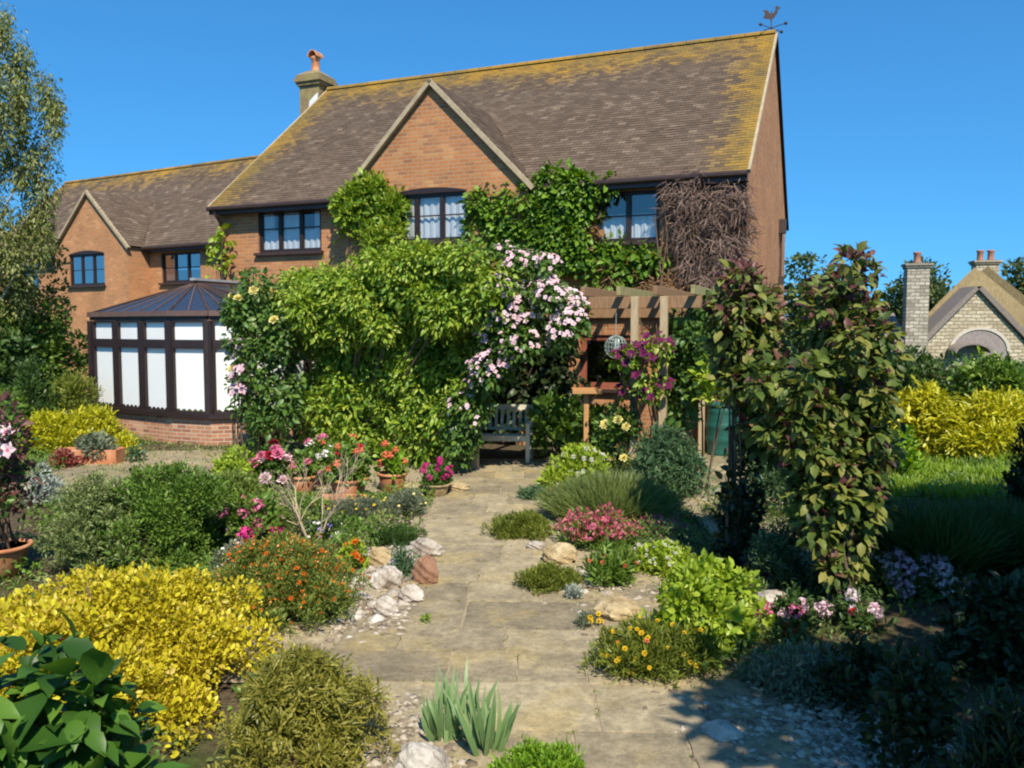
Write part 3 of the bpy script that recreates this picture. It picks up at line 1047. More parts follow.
        for sg in (1, -1):
            vb = MB()
            dnv = unit(F.p(tc + sg * half, f0, eave) - A)
            n = unit(np.cross(w, dnv)); n = n if n[2] > 0 else -n
            vb.beam(A - n * .035 - w * .012, A - n * .035 - w * .012 + dnv * (SLg + 0.1), 0.1, 0.085, up=n)
            vb.build('verge', M['verge'], g_o)
    # gutter and fascia along the eaves, clear of the front gables
    cuts = [t0]
    for (tc, half, apex, proj, holes) in sorted(gables):
        cuts += [tc - half + .02, tc + half - .02]
    cuts.append(L)
    for a, b in zip(cuts[::2], cuts[1::2]):
        if b - a < .1: continue
        gb = MB()
        gb.beam(F.p(a, 0.02, eave - .1), F.p(b, 0.02, eave - .1), 0.03, 0.16)
        gb.tube([F.p(a, -0.035, eave - .055), F.p(b, -0.035, eave - .055)], 0.055, 8)
        gb.poly([F.p(a, 0.02, eave - .17), F.p(b, 0.02, eave - .17), F.p(b, W0 + .01, eave - .165), F.p(a, W0 + .01, eave - .165)])
        gb.build('gutter', M['gutter'], root)
    for (a, b, z0, z1, kw) in windows:
        kw = dict(kw)
        pl = kw.pop('pl', 'front')
        pr = kw.pop('proj', 0.0)
        Oo = F.p(b, W0 - pr, z0)
        make_window(root, Oo, -u, -w, b - a, z1 - z0, **kw)
    return root, F

TH = 0.3876
O1 = (3.98, 14.23, 0)
half_c = [(0.02, 0.98, 0.06, 0.52), (0.02, 0.2, 0.5, 0.96), (0.84, 0.98, 0.5, 0.96), (0.36, 0.64, 0.5, 0.96)]
house, F1 = build_house('brick_house', 'large red brick house with lichened tile roof, front gable and creepers', O1, TH, 11.55, 4.65, 4.9, 3.74,
    [(8.79, 10.44, 3.87, 4.79, dict(lights=3, curtain=half_c, bars=(0.56,))),
     (5.22, 6.9, 3.93, 4.86, dict(lights=3, curtain=[(0.02, 0.98, .05, .95)], bars=(0.54,), arch=0.09, pl='gable', proj=0.32, label='arched casement window in the front gable')),
     (1.55, 2.72, 3.8, 4.72, dict(lights=2, curtain=[(0.02, .98, .05, .56)], bars=(0.52,))),
     (1.95, 3.03, 1.1, 2.1, dict(lights=1, bars=(), fm='redframe', pane='pane_porch', fw=0.09, label='red brown ground floor window behind the pergola')),
     (8.3, 9.5, 0.9, 2.1, dict(lights=2, bars=(0.5,)))],
    [(5.96, 2.09, 7.02, 0.32, [(5.22, 6.9, 3.93, 4.86)])])

# chimney of the brick house, at the far end of the ridge
base = F1.p(11.95, 4.65, 0)
mb = MB()
CZ = 8.02
cx, cy = base[0], base[1]
mb.box(F1.p(11.95, 4.65, CZ / 2 + .35), .62, .62, CZ + .7, F1.u, F1.w, UP)
mb.box(F1.p(11.95, 4.65, CZ + .74), .74, .74, .09, F1.u, F1.w, UP)
mb.box(F1.p(11.95, 4.65, CZ + .835), .84, .84, .1, F1.u, F1.w, UP)
mb.box(F1.p(11.95, 4.65, CZ + .93), .76, .76, .085, F1.u, F1.w, UP)
q = [F1.p(11.95 + a * .38, 4.65 + b * .38, CZ + .972) for a, b in ((1, 1), (-1, 1), (-1, -1), (1, -1))]
q2 = [F1.p(11.95 + a * .16, 4.65 + b * .16, CZ + 1.12) for a, b in ((1, 1), (-1, 1), (-1, -1), (1, -1))]
for k in range(4):
    mb.poly([q[k], q[(k + 1) % 4], q2[(k + 1) % 4], q2[k]])
mb.poly(q2)
chim = mb.build('chimney', M['moss_brick'], house)
mb = MB()
c = F1.p(11.95, 4.65, CZ + 1.06)
mb.lathe(c, [(.13, 0), (.14, .05), (.115, .08), (.105, .36), (.13, .39), (.135, .44), (.11, .46), (.09, .44)], 16)
pot = mb.build('chimney_pot', M['terracotta'], chim, smooth=True)
mb = MB()        # half-round hood of the pot
pr = None
for th in np.linspace(0, math.pi, 9):
    p = [c + F1.u * (math.cos(th) * .15) + F1.w * s + UP * (.44 + math.sin(th) * .17) for s in (-.17, .17)]
    pi = [c + F1.u * (math.cos(th) * .125) + F1.w * s + UP * (.44 + math.sin(th) * .145) for s in (-.17, .17)]
    if pr: 
        mb.poly([pr[0][0], pr[0][1], p[1], p[0]]); mb.poly([pr[1][0], pi[0], pi[1], pr[1][1]])
        mb.poly([pr[0][0], p[0], pi[0], pr[1][0]]); mb.poly([pr[0][1], pr[1][1], pi[1], p[1]])
    pr = (p, pi)
mb.build('chimney_cowl', M['terracotta'], chim, smooth=False)
mb = MB()
a0 = 4.65 - .315
a0 -= .006
mb.poly([F1.p(11.98, a0, CZ + .05), F1.p(11.7, a0, CZ + .10), F1.p(11.66, a0, CZ + .48), F1.p(11.75, a0, CZ + .42), F1.p(11.93, a0, CZ + .28)])
mb.build('flashing', M['flash'], chim)

# weathervane on the near end of the ridge
c = F1.p(0.1, 4.65, 8.36)
mb = MB()
mb.tube([c, c + UP * .75], [.014, .010], 6)
X1 = V(.8, .6, 0); X2 = V(-.6, .8, 0)
for X in (X1, X2):
    mb.tube([c + UP * .38 - X * .34, c + UP * .38 + X * .34], .009, 5)
vane = mb.build('weathervane', M['iron'], house)
mb = MB()
AR = unit(V(.86, -.3, 0))
for k, (X, s) in enumerate(((X1, 1), (X1, -1), (X2, 1), (X2, -1))):
    o = c + UP * .38 + X * (s * .37)
    mb = MB()
    e = X * .03
    mb.lathe(o - UP * .035, [(.012, 0), (.032, .015), (.04, .035), (.032, .055), (.012, .07)], 8)
    mb.build('arm_end', M['iron'], vane)
mb = MB()
# cockerel plate with a little thickness
prof = [(-.30, .0), (-.22, .12), (-.30, .26), (-.14, .24), (-.06, .12), (.06, .12), (.13, .2), (.13, .32), (.2, .36), (.24, .31), (.32, .27), (.24, .24), (.2, .1), (.1, -.04), (.03, -.08), (.03, -.16), (-.03, -.16), (-.04, -.08), (-.18, -.05)]
o = c + UP * .62
T = np.cross(AR, UP) * .008
A = [o + AR * x * .6 + UP * z * .62 + T for x, z in prof]; B = [o + AR * x * .6 + UP * z * .62 - T for x, z in prof]
mb.poly(A); mb.poly(B[::-1])
for k in range(len(prof)):
    j = (k + 1) % len(prof)
    mb.poly([A[k], B[k], B[j], A[j]])
mb.build('vane_figure', M['iron'], vane)

# alarm box, pipe and wire on the sunny end wall; downpipe at the far front corner
mb = MB()
Xs = -F1.u
ow = F1.p(0.03, 0, 0)
mb.box(F1.p(-.05, 7.05, 4.72), .16, .26, .34, Xs, F1.w, UP)
mb.build('alarm_box', M['alarm'], house)
mb = MB()
mb.tube([F1.p(-.02, 7.1, 4.55), F1.p(-.02, 7.1, 3.45)], .025, 6)
mb.box(F1.p(-.04, 7.15, 3.4), .12, .2, .2, Xs, F1.w, UP)
mb.build('side_pipe', M['alarm'], house)
mb = MB()
mb.tube([F1.p(11.38, -.03, 4.83), F1.p(11.38, .02, 4.72), F1.p(11.38, .2, 4.52), F1.p(11.38, .22, 4.4), F1.p(11.38, .22, .05)], .04, 8)
for z in (4.2, 2.6, 1.0):
    mb.tube([F1.p(11.38, .22, z), F1.p(11.38, .22, z + .06)], .052, 8)
mb.build('downpipe', M['downpipe'], house)

# the neighbouring brick house further back
O2 = (-11.3, 27.0, 0)
A2 = math.radians(29)
F2 = Frame(O2, A2)
def on2(px, py, proj=0.0, over=0.3):
    O = F2.p(0, over - proj, 0)
    p = on_plane(px, py, O, F2.w)
    return (p - O) @ F2.u, p[2]
g_r = on2(128, 246, 0.85); g_a = on2(88, 190, 0.85); g_l = on2(52, 244, .85)
w1 = on2(70, 286, .8), on2(104, 253, .8)
w2 = on2(162, 283), on2(200, 251)
w3 = on2(22, 290), on2(38, 262)
gh = (g_l[0] - g_r[0]) / 2
gt = (g_l[0] + g_r[0]) / 2
g_a = (gt, g_a[1])
E2 = 4.86
house2, _ = build_house('brick_house', 'smaller orange brick house set back behind the conservatory and the birch', O2, A2, 10.6, 3.75, E2, 3.42,
    [(w1[1][0], w1[0][0], w1[0][1], w1[1][1], dict(lights=3, pane='pane_far', arch=.1, pl='gable', proj=.8)),
     (w2[1][0], w2[0][0], w2[0][1], w2[1][1], dict(lights=3, pane='pane_far', curtain=[(0.03, 0.26, .05, .55)])),
     (w3[1][0], w3[0][0], w3[0][1], w3[1][1], dict(lights=2, pane='pane_far', curtain=[(0.1, 0.5, .05, .4)]))],
    [(gt, gh, g_a[1], 0.8, [(w1[1][0], w1[0][0], w1[0][1], w1[1][1])])], t0=-6.0, far=True, course=0.14, tw=0.22, over=.3, brick='brick_old')

# ------------------------------------------------------------------ conservatory
cons = thing('conservatory', 'dark brown framed conservatory with white blinds and low brick base', 'conservatory', (-6.5, 17.2, 0))
PA = at(95, 408, 17.4); PB = at(172, 415, 15.95); PD = at(211, 417, 15.62); PF = at(248, 417, 15.8)
poly2 = [V(PA[0], PA[1], 0), V(PB[0], PB[1], 0), V(PD[0], PD[1], 0), V(PF[0], PF[1], 0)]
Rr = at(196, 283, 17.3)
RT = Rr + F1.w * 1.62
GG = V(-4.4, 16.5, 0)
GB = V(-4.0, 17.55, 0)
AB = poly2[0] + F1.w * 2.3
poly2 += [GG, GB]
SZ, EZ = 0.52, 2.42
facets = [(0, 1, 3), (1, 2, 1), (2, 3, 1), (3, 4, 1), (4, 5, 2)]
wb = MB()
for i, j, n in facets + [(-1, 0, 2)]:
    a = AB if i == -1 else poly2[i]; b = poly2[j]
    L = np.linalg.norm(b - a); d = (b - a) / L
    nn = V(d[1], -d[0], 0)
    wb.wall(a, d, UP, [(0, 0), (L, 0), (L, SZ), (0, SZ)])
wb.build('dwarf_wall', M['brick_dwarf'], cons)
fb = MB(); 
def cons_facet(a, b, n):
    L = np.linalg.norm(b - a); d = (b - a) / L
    out = V(d[1], -d[0], 0)
    mb = MB()
    def bar(x0, z0, x1, z1, wd, dp, o=0.0):
        dirv = d * (x1 - x0) + UP * (z1 - z0); dirv /= np.linalg.norm(dirv)
        mb.beam(a + d * x0 + UP * z0 + out * o, a + d * x1 + UP * z1 + out * o, dp, wd, up=np.cross(out, dirv))
    bar(-.03, SZ + .045, L + .03, SZ + .045, .09, .15, .02)         # sill
    bar(0, EZ + .02, L, EZ + .02, .12, .1)                      # head
    ZT = 1.92
    for k in range(n + 1):
        x = L * k / n
        bar(x, SZ + .09, x, EZ - .05, .15 if 0 < k < n else .17, .095)
    ins = .075
    wins = []
    for k in range(n):
        x0 = L * k / n + ins; x1 = L * (k + 1) / n - ins
        bar(x0, ZT, x1, ZT, .10, .085)
        s = .035
        for z0, z1 in ((SZ + .09, ZT - .05), (ZT + .05, EZ - .05)):
            bar(x0, z0 + s / 2, x1, z0 + s / 2, s, .06, .01); bar(x0, z1 - s / 2, x1, z1 - s / 2, s, .06, .01)
            bar(x0 + s / 2, z0 + s, x0 + s / 2, z1 - s, s, .06, .01); bar(x1 - s / 2, z0 + s, x1 - s / 2, z1 - s, s, .06, .01)
            wins.append((x0, x1, z0, z1))
    fo = mb.build('window', M['frame'], cons)
    pb = MB()
    for x0, x1, z0, z1 in wins:
        pb.wall(a + out * .006, d, UP, [(x0, z0), (x1, z0), (x1, z1), (x0, z1)])
    pb.build('pane', M['pane_clear'], fo)
    for x0, x1, z0, z1 in wins:
        bb = MB()
        m = max(14, int((x1 - x0) / .02))
        low = z0 < 1
        for k in range(m):
            xa = x0 - .02 + (x1 - x0 + .04) * k / m; xb = x0 - .02 + (x1 - x0 + .04) * (k + 1) / m
            sc = lambda x: (z0 + .03 + .045 * abs(math.sin((x - x0) * math.pi / .135))) if low else z0 - .02
            bb.poly([a + d * xa - out * .022 + UP * sc(xa), a + d * xb - out * .022 + UP * sc(xb), a + d * xb - out * .022 + UP * (z1 + .02), a + d * xa - out * .022 + UP * (z1 + .02)])
        bb.build('blind', M['blind'], fo)
for i, j, n in facets:
    cons_facet(poly2[i], poly2[j], n)
cons_facet(AB, poly2[0], 2)
# roof: glazed facets with bars, ridge and hips
ctr = V(Rr[0], Rr[1], 0)
eav = []
for p in [AB] + poly2:
    o = unit(p - ctr - F1.w * max(0, (p - ctr) @ F1.w)) if True else 0
    eav.append(p + unit(V(o[0], o[1], 0)) * .07 + UP * (EZ + .10))
gl = MB(); br = MB()
tops = [RT, Rr, Rr, Rr, Rr, Rr, RT]
nb = [3, 5, 2, 2, 2, 2]
for k in range(len(eav) - 1):
    a, b, ta, tb = eav[k], eav[k + 1], tops[k], tops[k + 1]
    gl.poly([a, b, tb, ta] if np.linalg.norm(ta - tb) > .01 else [a, b, ta])
    for s in range(nb[k] + 1):
        t = s / nb[k]
        p = a + (b - a) * t; q = ta + (tb - ta) * t
        br.beam(p + UP * .012, q + UP * .012, .020 if 0 < s < nb[k] else .045, .014)
    br.beam(a + UP * .0, b + UP * .0, .07, .07)
    br.beam(a - UP * .05 + .0, b - UP * .05, .09, .03)
br.beam(Rr + UP * .02, RT + UP * .02, .1, .09)
croof = gl.build('roof', M['polycarb'], cons)
br.build('glazing_bar', M['bar'], croof)
mb = MB()
mb.beam(Rr + UP * .075 - F1.w * .1, RT + UP * .075, .14, .05)
mb.build('ridge_capping', M['lead'], croof)
mb = MB()
mb.wall(AB, F1.w, UP, [(0, 0), (1.6, 0), (1.6, 2.6), (0, 2.6)])

# ------------------------------------------------------------------ thatched cottage beyond the hedge
def stone_mat(name, ca, cb, cc):
    m, nt, out = new_mat(name)
    uv = N(nt, 'ShaderNodeUVMap', uv_map='UVMap')
    nz0 = N(nt, 'ShaderNodeTexNoise', i_Scale=2.5, i_Detail=2.0)
    nt.links.new(uv.outputs[0], nz0.inputs['Vector'])
    vm0 = N(nt, 'ShaderNodeVectorMath', operation='MULTIPLY_ADD')
    nt.links.new(nz0.outputs['Color'], vm0.inputs[0]); vm0.inputs[1].default_value = (.12, .1, 0)
    nt.links.new(uv.outputs[0], vm0.inputs[2])
    b = N(nt, 'ShaderNodeTexBrick')
    b.inputs['Scale'].default_value = 1.0
    b.inputs['Brick Width'].default_value = 0.42
    b.inputs['Row Height'].default_value = 0.17
    b.inputs['Mortar Size'].default_value = 0.02
    b.inputs['Color1'].default_value = (0, 0, 0, 1); b.inputs['Color2'].default_value = (1, 1, 1, 1)
    nt.links.new(vm0.outputs[0], b.inputs['Vector'])
    r = ramp(nt, [(0, ca), (.5, cb), (1, cc)])
    nt.links.new(b.outputs['Color'], r.inputs[0])
    n2 = N(nt, 'ShaderNodeTexNoise', i_Scale=9.0, i_Detail=5.0)
    nt.links.new(uv.outputs[0], n2.inputs['Vector'])
    vm = N(nt, 'ShaderNodeVectorMath', operation='SCALE')
    nt.links.new(r.outputs[0], vm.inputs[0]); nt.links.new(maprange(nt, n2.outputs[0], .3, .7, .7, 1.25), vm.inputs['Scale'])
    c = mixc(nt, b.outputs['Fac'], vm.outputs[0], (0.22, 0.19, 0.14))
    h = math_(nt, 'SUBTRACT', math_(nt, 'MULTIPLY', n2.outputs[0], .6), b.outputs['Fac'])
    bsdf(nt, out, c, .9, .15, h, .8, .03)
    return m
M['cotstone'] = stone_mat('cream rubble stone', (0.34, 0.275, 0.18), (0.45, 0.37, 0.25), (0.54, 0.46, 0.33))
M['chimstone'] = stone_mat('grey rubble stone', (0.27, 0.23, 0.18), (0.40, 0.35, 0.28), (0.54, 0.48, 0.39))
M['thatch'] = noisy_mat('old thatch', (0.19, 0.135, 0.065), (0.27, 0.20, 0.10), 3.0, c3=(0.31, 0.235, 0.13), stretch=(6, 1.5, 1.5), bump=0.6, bd=.05)
M['thatch_edge'] = noisy_mat('cut thatch edge', (0.16, 0.13, 0.11), (0.25, 0.21, 0.18), 9.0, bump=.6)
M['archstone'] = noisy_mat('pale arch stone', (0.44, 0.39, 0.31), (0.56, 0.50, 0.41), 5.0, bump=.3)
M['porch_infill'] = noisy_mat('mauve grey thatch', (0.20, 0.165, 0.15), (0.31, 0.26, 0.24), 6.0, bump=.5)
CY = 40.0
def cpt(px, py, Y=CY):
    return at(px, py, Y)
cot = thing('thatched_cottage', 'cream stone thatched cottage with arched porch beyond the hedge', 'cottage', (cpt(980, 330)[0], CY + 4, 0))
def prism_house(ridge_a, ridge_b, foot_l, foot_r, thick, mats_roof, parent, roof_name, wall_mat, wall_name, over=.35, hip=False):
    """gable roof from two ridge points; foot_l / foot_r are the eaves below ridge_a"""
    mb = MB(); wb = MB()
    D = ridge_b - ridge_a
    for ft in (foot_l, foot_r):
        s = ft - ridge_a
        nrm = unit(np.cross(D, s)); nrm = nrm if nrm[2] > 0 else -nrm
        K = 10
        top = []
        for k in range(K + 1):
            t = k / K
            bulge = thick * (1 + 0.25 * math.sin(math.pi * t))
            top.append((ridge_a + s * t * 1.06, bulge))
        for k in range(K):
            (p0, b0), (p1, b1) = top[k], top[k + 1]
            mb.poly([p0 + nrm * b0, p1 + nrm * b1, p1 + nrm * b1 + D, p0 + nrm * b0 + D], mi=0)
            mb.poly([p0, p1, p1 + nrm * b1, p0 + nrm * b0], mi=1)
            mb.poly([p0 + D, p1 + D, p1 + D + nrm * b1, p0 + D + nrm * b0], mi=1)
        p1, b1 = top[-1]
        mb.poly([p1, p1 + nrm * b1, p1 + nrm * b1 + D, p1 + D], mi=1)
        mb.poly([ridge_a, p1, p1 + D, ridge_a + D], mi=1)
    if hip:
        fl = foot_l - unit(D) * .5; fr_ = foot_r - unit(D) * .5
        for k in range(8):
            a0 = ridge_a + (fl - ridge_a) * (k / 8); a1 = ridge_a + (fl - ridge_a) * ((k + 1) / 8)
            b0 = ridge_a + (fr_ - ridge_a) * (k / 8); b1 = ridge_a + (fr_ - ridge_a) * ((k + 1) / 8)
            bl = lambda t: -unit(D) * (.18 * math.sin(math.pi * t)) + UP * .06
            if k == 0: mb.poly([a0 + bl(0), a1 + bl((k + 1) / 8), b1 + bl((k + 1) / 8)])
            else: mb.poly([a0 + bl(k / 8), a1 + bl((k + 1) / 8), b1 + bl((k + 1) / 8), b0 + bl(k / 8)])
    rn = mb.build(roof_name, mats_roof, parent)
    f = unit(D) * over
    A = ridge_a + f
    L = foot_l + f; R = foot_r + f
    wd = np.linalg.norm((R - L)[:2]); ax = unit(V(R[0] - L[0], R[1] - L[1], 0))
    O = V(L[0], L[1], 0) 
    wb.wall(O, ax, UP, [(0.1, 0), (wd - .1, 0), (wd - .1, R[2]), ((A - L) @ ax, A[2]), (0.1, L[2])])
    for X in (L + ax * .1, R - ax * .1):
        d = unit(V(D[0], D[1], 0)); ln = np.linalg.norm(D[:2]) - over
        wb.wall(V(X[0], X[1], 0), d, UP, [(0, 0), (ln, 0), (ln, X[2]), (0, X[2])])
    wb.build(wall_name, wall_mat, parent)
    return rn
rth = V(.45, .9, 0)
ra = cpt(981, 272, CY + 1.5); prism_house(ra, ra + rth * 9, cpt(905, 352, CY + 1.5), cpt(1075, 352, CY + 1.5), .38, [M['thatch'], M['thatch']], cot, 'roof', M['cotstone'], 'wall', hip=True)
rb_ = cpt(979, 289, CY); prism_house(rb_, rb_ + V(.1, 1.9, 0), cpt(908, 361, CY), cpt(1032, 345, CY), .2, [M['thatch_edge'], M['thatch_edge']], cot, 'porch_roof', M['cotstone'], 'porch_wall', .2)
# arch with its infill
mb = MB(); ib = MB()
c0 = cpt(979, 351, CY + .14)
rin, rout = 1.32, 1.48
seg = np.linspace(0, math.pi, 19)
for t0_, t1_ in zip(seg[:-1], seg[1:]):
    q = [c0 + V(math.cos(t) * r, 0, math.sin(t) * r * .78) for t, r in ((t0_, rin), (t0_, rout), (t1_, rout), (t1_, rin))]
    mb.poly([p - V(0, .08, 0) for p in q])
    mb.poly([q[1] - V(0, .08, 0), q[1] + V(0, .05, 0), q[2] + V(0, .05, 0), q[2] - V(0, .08, 0)]); mb.poly([q[0] - V(0, .08, 0), q[3] - V(0, .08, 0), q[3] + V(0, .05, 0), q[0] + V(0, .05, 0)])
mb.build('arch', M['archstone'], cot)
ib.poly([c0 + V(math.cos(t) * rin, -.03, math.sin(t) * rin * .78) for t in seg] + [c0 + V(-rin, -.03, -1.5), c0 + V(rin, -.03, -1.5)])
ib.build('porch_infill', M['porch_infill'], cot)
mb = MB()      # eyebrow canopy
c1 = cpt(968, 353, CY - .1)
for t0_, t1_ in zip(seg[:-1], seg[1:]):
    for (r0, r1, y0, y1) in ((.80, .93, -.5, -.5),):
        q = [c1 + V(math.cos(t) * r, -.5, math.sin(t) * r * .5) for t, r in ((t0_, r0), (t0_, r1), (t1_, r1), (t1_, r0))]
        mb.poly(q)
        mb.poly([q[1], q[1] + V(0, .7, .1), q[2] + V(0, .7, .1), q[2]]); mb.poly([q[0], q[3], q[3] + V(0, .7, .1), q[0] + V(0, .7, .1)])
mb.build('canopy', M['thatch_edge'], cot)
def chimney_stack(px0, px1, ptop, Y, pots, mat, zb):
    a = cpt(px0, ptop, Y); b = cpt(px1, ptop, Y)
    wd = b[0] - a[0]; z = a[2]
    cxy = V((a[0] + b[0]) / 2, Y + wd * .4, 0)
    X = unit(V(1, -.25, 0)); Yv = V(.25, 1, 0) / math.hypot(1, .25)
    mb = MB()
    mb.box(cxy + UP * ((z + zb) / 2 - .1), wd * .9, wd * .75, z - zb - .2, X, Yv, UP)
    mb.box(cxy + UP * (z - .16), wd * 1.02, wd * .87, .1, X, Yv, UP)
    mb.box(cxy + UP * (z - .06), wd * 1.12, wd * .97, .1, X, Yv, UP)
    o = mb.build('chimney', mat, cot)
    for k in range(pots):
        pb = MB()
        off = X * ((k - (pots - 1) / 2) * wd * .42)
        pb.lathe(cxy + off + UP * (z - .02), [(.19, 0), (.16, .1), (.15, .45), (.19, .5), (.19, .56), (.13, .58)], 12)
        pb.build('chimney_pot', M['oldpot'], o, smooth=True)
chimney_stack(910, 933, 263, CY - .3, 1, M['chimstone'], 0)
chimney_stack(979, 1002, 260, CY + 4, 2, M['cotstone'], 3.0)
# lower lean-to with slate roof
mb = MB()
a, b, c_, d_ = cpt(872, 331, CY + 1), cpt(912, 318, CY + 1), cpt(914, 352, CY - 1.2), cpt(874, 352, CY - 1.2)
mb.poly([d_, c_, b + V(0, 2, .3), a + V(0, 2, .3)])
mb.build('lean_to_roof', M['thatch_edge'], cot)
mb = MB()
mb.wall(V(d_[0], CY - .9, 0), V(1, 0, 0), UP, [(0, 0), (c_[0] - d_[0], 0), (c_[0] - d_[0], d_[2]), (0, d_[2])])
mb.build('lean_to_shade_wall', M['soffit'], cot)  # near-black colour stands in for the shade below the lean-to roof

# ------------------------------------------------------------------ pergola, bench, bird table, water butt
perg = thing('pergola', 'weathered timber pergola against the brick house, half buried in climbers', 'pergola', F1.p(4, -2.9, 0))
def pp(t, off, z):          # off = metres in front of the house wall
    return F1.p(t, .28 - off, z)
def post_at(px, depth_off, name='post', w=.1, top=2.66, mat='timber_pale'):
    p = on_plane(px, 400, pp(0, depth_off, 0), F1.w)
    mb = MB()
    mb.box(V(p[0], p[1], top / 2), w, w, top, -F1.u, F1.w, UP)
    return p, mb.build(name, M[mat], perg, bevel=.006)
OFF = 3.15
pz = 2.62
for px in (475, 663, 634, 398):
    if px in (475, 300, 398): post_at(px, OFF, top=2.55)
    else: post_at(px, OFF + .19, top=2.68)
post_at(702, .3, top=2.5)
pR = on_plane(703, 300, pp(0, OFF, 0), F1.w); tR = (pR - pp(0, OFF, 0)) @ F1.u
for off, z, t_r in ((OFF + .09, 2.60, 0.0), (OFF - .28, 2.47, .25)):
    mb = MB()
    mb.beam(pp(tR + t_r, off, z), pp(7.9, off, z), .07, .17)
    mb.build('beam', M['timber'], perg, bevel=.006)
mb = MB(); mb.beam(pp(tR + .3, .06, 2.5), pp(7.8, .06, 2.5), .05, .16); mb.build('wall_plate', M['timber'], perg)
k = 0
t = tR + .08
while t < 7.9:
    mb = MB()
    mb.beam(pp(t, .03, 2.76), pp(t, OFF + .38, 2.76), .055, .13)
    # mossy top edge
    mb.build('rafter', M['timber_moss'] if k % 2 == 0 else M['timber'], perg, bevel=.006)
    t += .52; k += 1

bench = thing('garden_bench', 'silvered slatted wooden bench in the shade under the pergola', 'bench', (-.45, 13.65, 0))
bx = V(math.cos(.14), -math.sin(.14), 0); by = V(math.sin(.14), math.cos(.14), 0)
BO = at(530, 462, 13.45); BO = V(BO[0], BO[1], .03) - bx * 1.5
def bp(a, b, z): return BO + bx * a + by * b + UP * z
BL = 1.5
for s, x in enumerate((.04, BL - .04)):
    mb = MB(); mb.box(bp(x, .02, .31), .065, .065, .62, bx, by, UP); mb.build('leg', M['bench'], bench, bevel=.005)
    mb = MB(); mb.tube([bp(x, .5, 0), bp(x, .5, .42), bp(x, .6, .9)], .036, 8); mb.build('leg', M['bench'], bench)
    mb = MB(); mb.box(bp(x, .24, .635), .085, .56, .03, bx, by, UP); mb.build('armrest', M['bench'], bench, bevel=.006)
    mb = MB(); mb.box(bp(x, .26, .14), .035, .44, .05, bx, by, UP); mb.build('stretcher', M['bench'], bench)
mb = MB()
for k in range(5):
    mb.box(bp(BL / 2, .03 + k * .1, .43 - k * .006), BL - .05, .085, .022, bx, by, UP)
mb.box(bp(BL / 2, .0, .39), BL - .1, .03, .075, bx, by, UP)
mb.box(bp(BL / 2, .48, .37), BL - .1, .03, .075, bx, by, UP)
mb.build('seat', M['bench'], bench)
mb = MB()
upb = unit(by * .1 + UP * .48)
mb.beam(bp(.04, .595, .86), bp(BL - .04, .595, .86), .035, .085)
mb.beam(bp(.04, .52, .5), bp(BL - .04, .52, .5), .03, .05)
for k in range(13):
    x = .13 + k * (BL - .26) / 12
    mb.beam(bp(x, .522, .52), bp(x, .59, .83), .05, .018, up=by)
mb.build('backrest', M['bench'], bench)

bt = thing('bird_table', 'orange wooden bird table with flat tray on a tall post', 'bird table', (1.16, 12.8, 0))
tp = V(1.13, 12.6, 0)
mb = MB(); mb.box(tp + UP * .62, .075, .075, 1.24); mb.build('post', M['bird_wood'], bt, bevel=.004)
mb = MB()
mb.box(tp + UP * 1.262, .44, .36, .025)
for (dx, dy, ex, ey) in ((0, -.17, .44, .02), (0, .17, .44, .02), (-.21, 0, .02, .32), (.21, 0, .02, .32)):
    mb.box(tp + V(dx, dy, 1.295), ex, ey, .045)
mb.build('tray', M['bird_wood'], bt)
mb = MB()
for sx_ in (-1, 1):
    mb.beam(tp + V(sx_ * .03, 0, 1.05), tp + V(sx_ * .17, 0, 1.245), .03, .03, up=(0, 1, 0))
mb.build('brace', M['bird_wood'], bt)

# round wire feeder cage hung from the pergola beam
fc = at(616, 347, 12.0)
fd = thing('bird_feeder', 'round pale wire feeder cage hanging from the pergola', 'bird feeder', fc)
mb = MB()
R_ = .165
for k in range(9):
    a = math.pi * k / 9
    mb.tube([fc + V(math.cos(a) * math.cos(t) * R_, math.sin(a) * math.cos(t) * R_, math.sin(t) * R_) for t in np.linspace(0, 2 * math.pi, 19)], .0045, 4, cap=False)
for z in (-.11, -.06, 0, .06, .11):
    r = math.sqrt(R_ ** 2 - z * z)
    mb.tube([fc + V(math.cos(t) * r, math.sin(t) * r, z) for t in np.linspace(0, 2 * math.pi, 19)], .0045, 4, cap=False)
mb.build('cage', M['wire'], fd)
mb = MB(); mb.lathe(fc - UP * .1, [(.045, 0), (.05, .02), (.05, .2), (.03, .22)], 12); mb.build('seed_tube', M['wire'], fd)
mb = MB(); mb.tube([fc + UP * .12, fc + V(0, .02, 0) + UP * (2.52 - fc[2])], .005, 4); mb.build('hanger', M['wire'], fd)

wbt = thing('water_butt', 'dark green ribbed plastic water butt at the house corner', 'water butt', (3.67, 14.5, 0))
wc = at(722, 440, 14.45); wc = V(wc[0], wc[1], 0)
prof = [(.25, 0)]
for z in np.linspace(.02, .86, 29):
    bul = .25 + .035 * math.sin(math.pi * z / .88)
    prof.append((bul + (.010 if int(z * 12) % 3 == 0 else 0), z))
prof.append((.25, .88))
mb = MB(); mb.lathe(wc, prof, 28); mb.build('barrel', M['butt'], wbt, smooth=True)
mb = MB(); mb.lathe(wc + UP * .875, [(.28, 0), (.285, .03), (.24, .06), (.05, .075)], 28); mb.build('lid', M['butt'], wbt, smooth=True)
mb = MB(); mb.tube([wc + V(0, -.27, .16), wc + V(0, -.36, .16), wc + V(0, -.37, .12)], [.022, .018, .016], 8); mb.build('tap', M['alarm'], wbt)

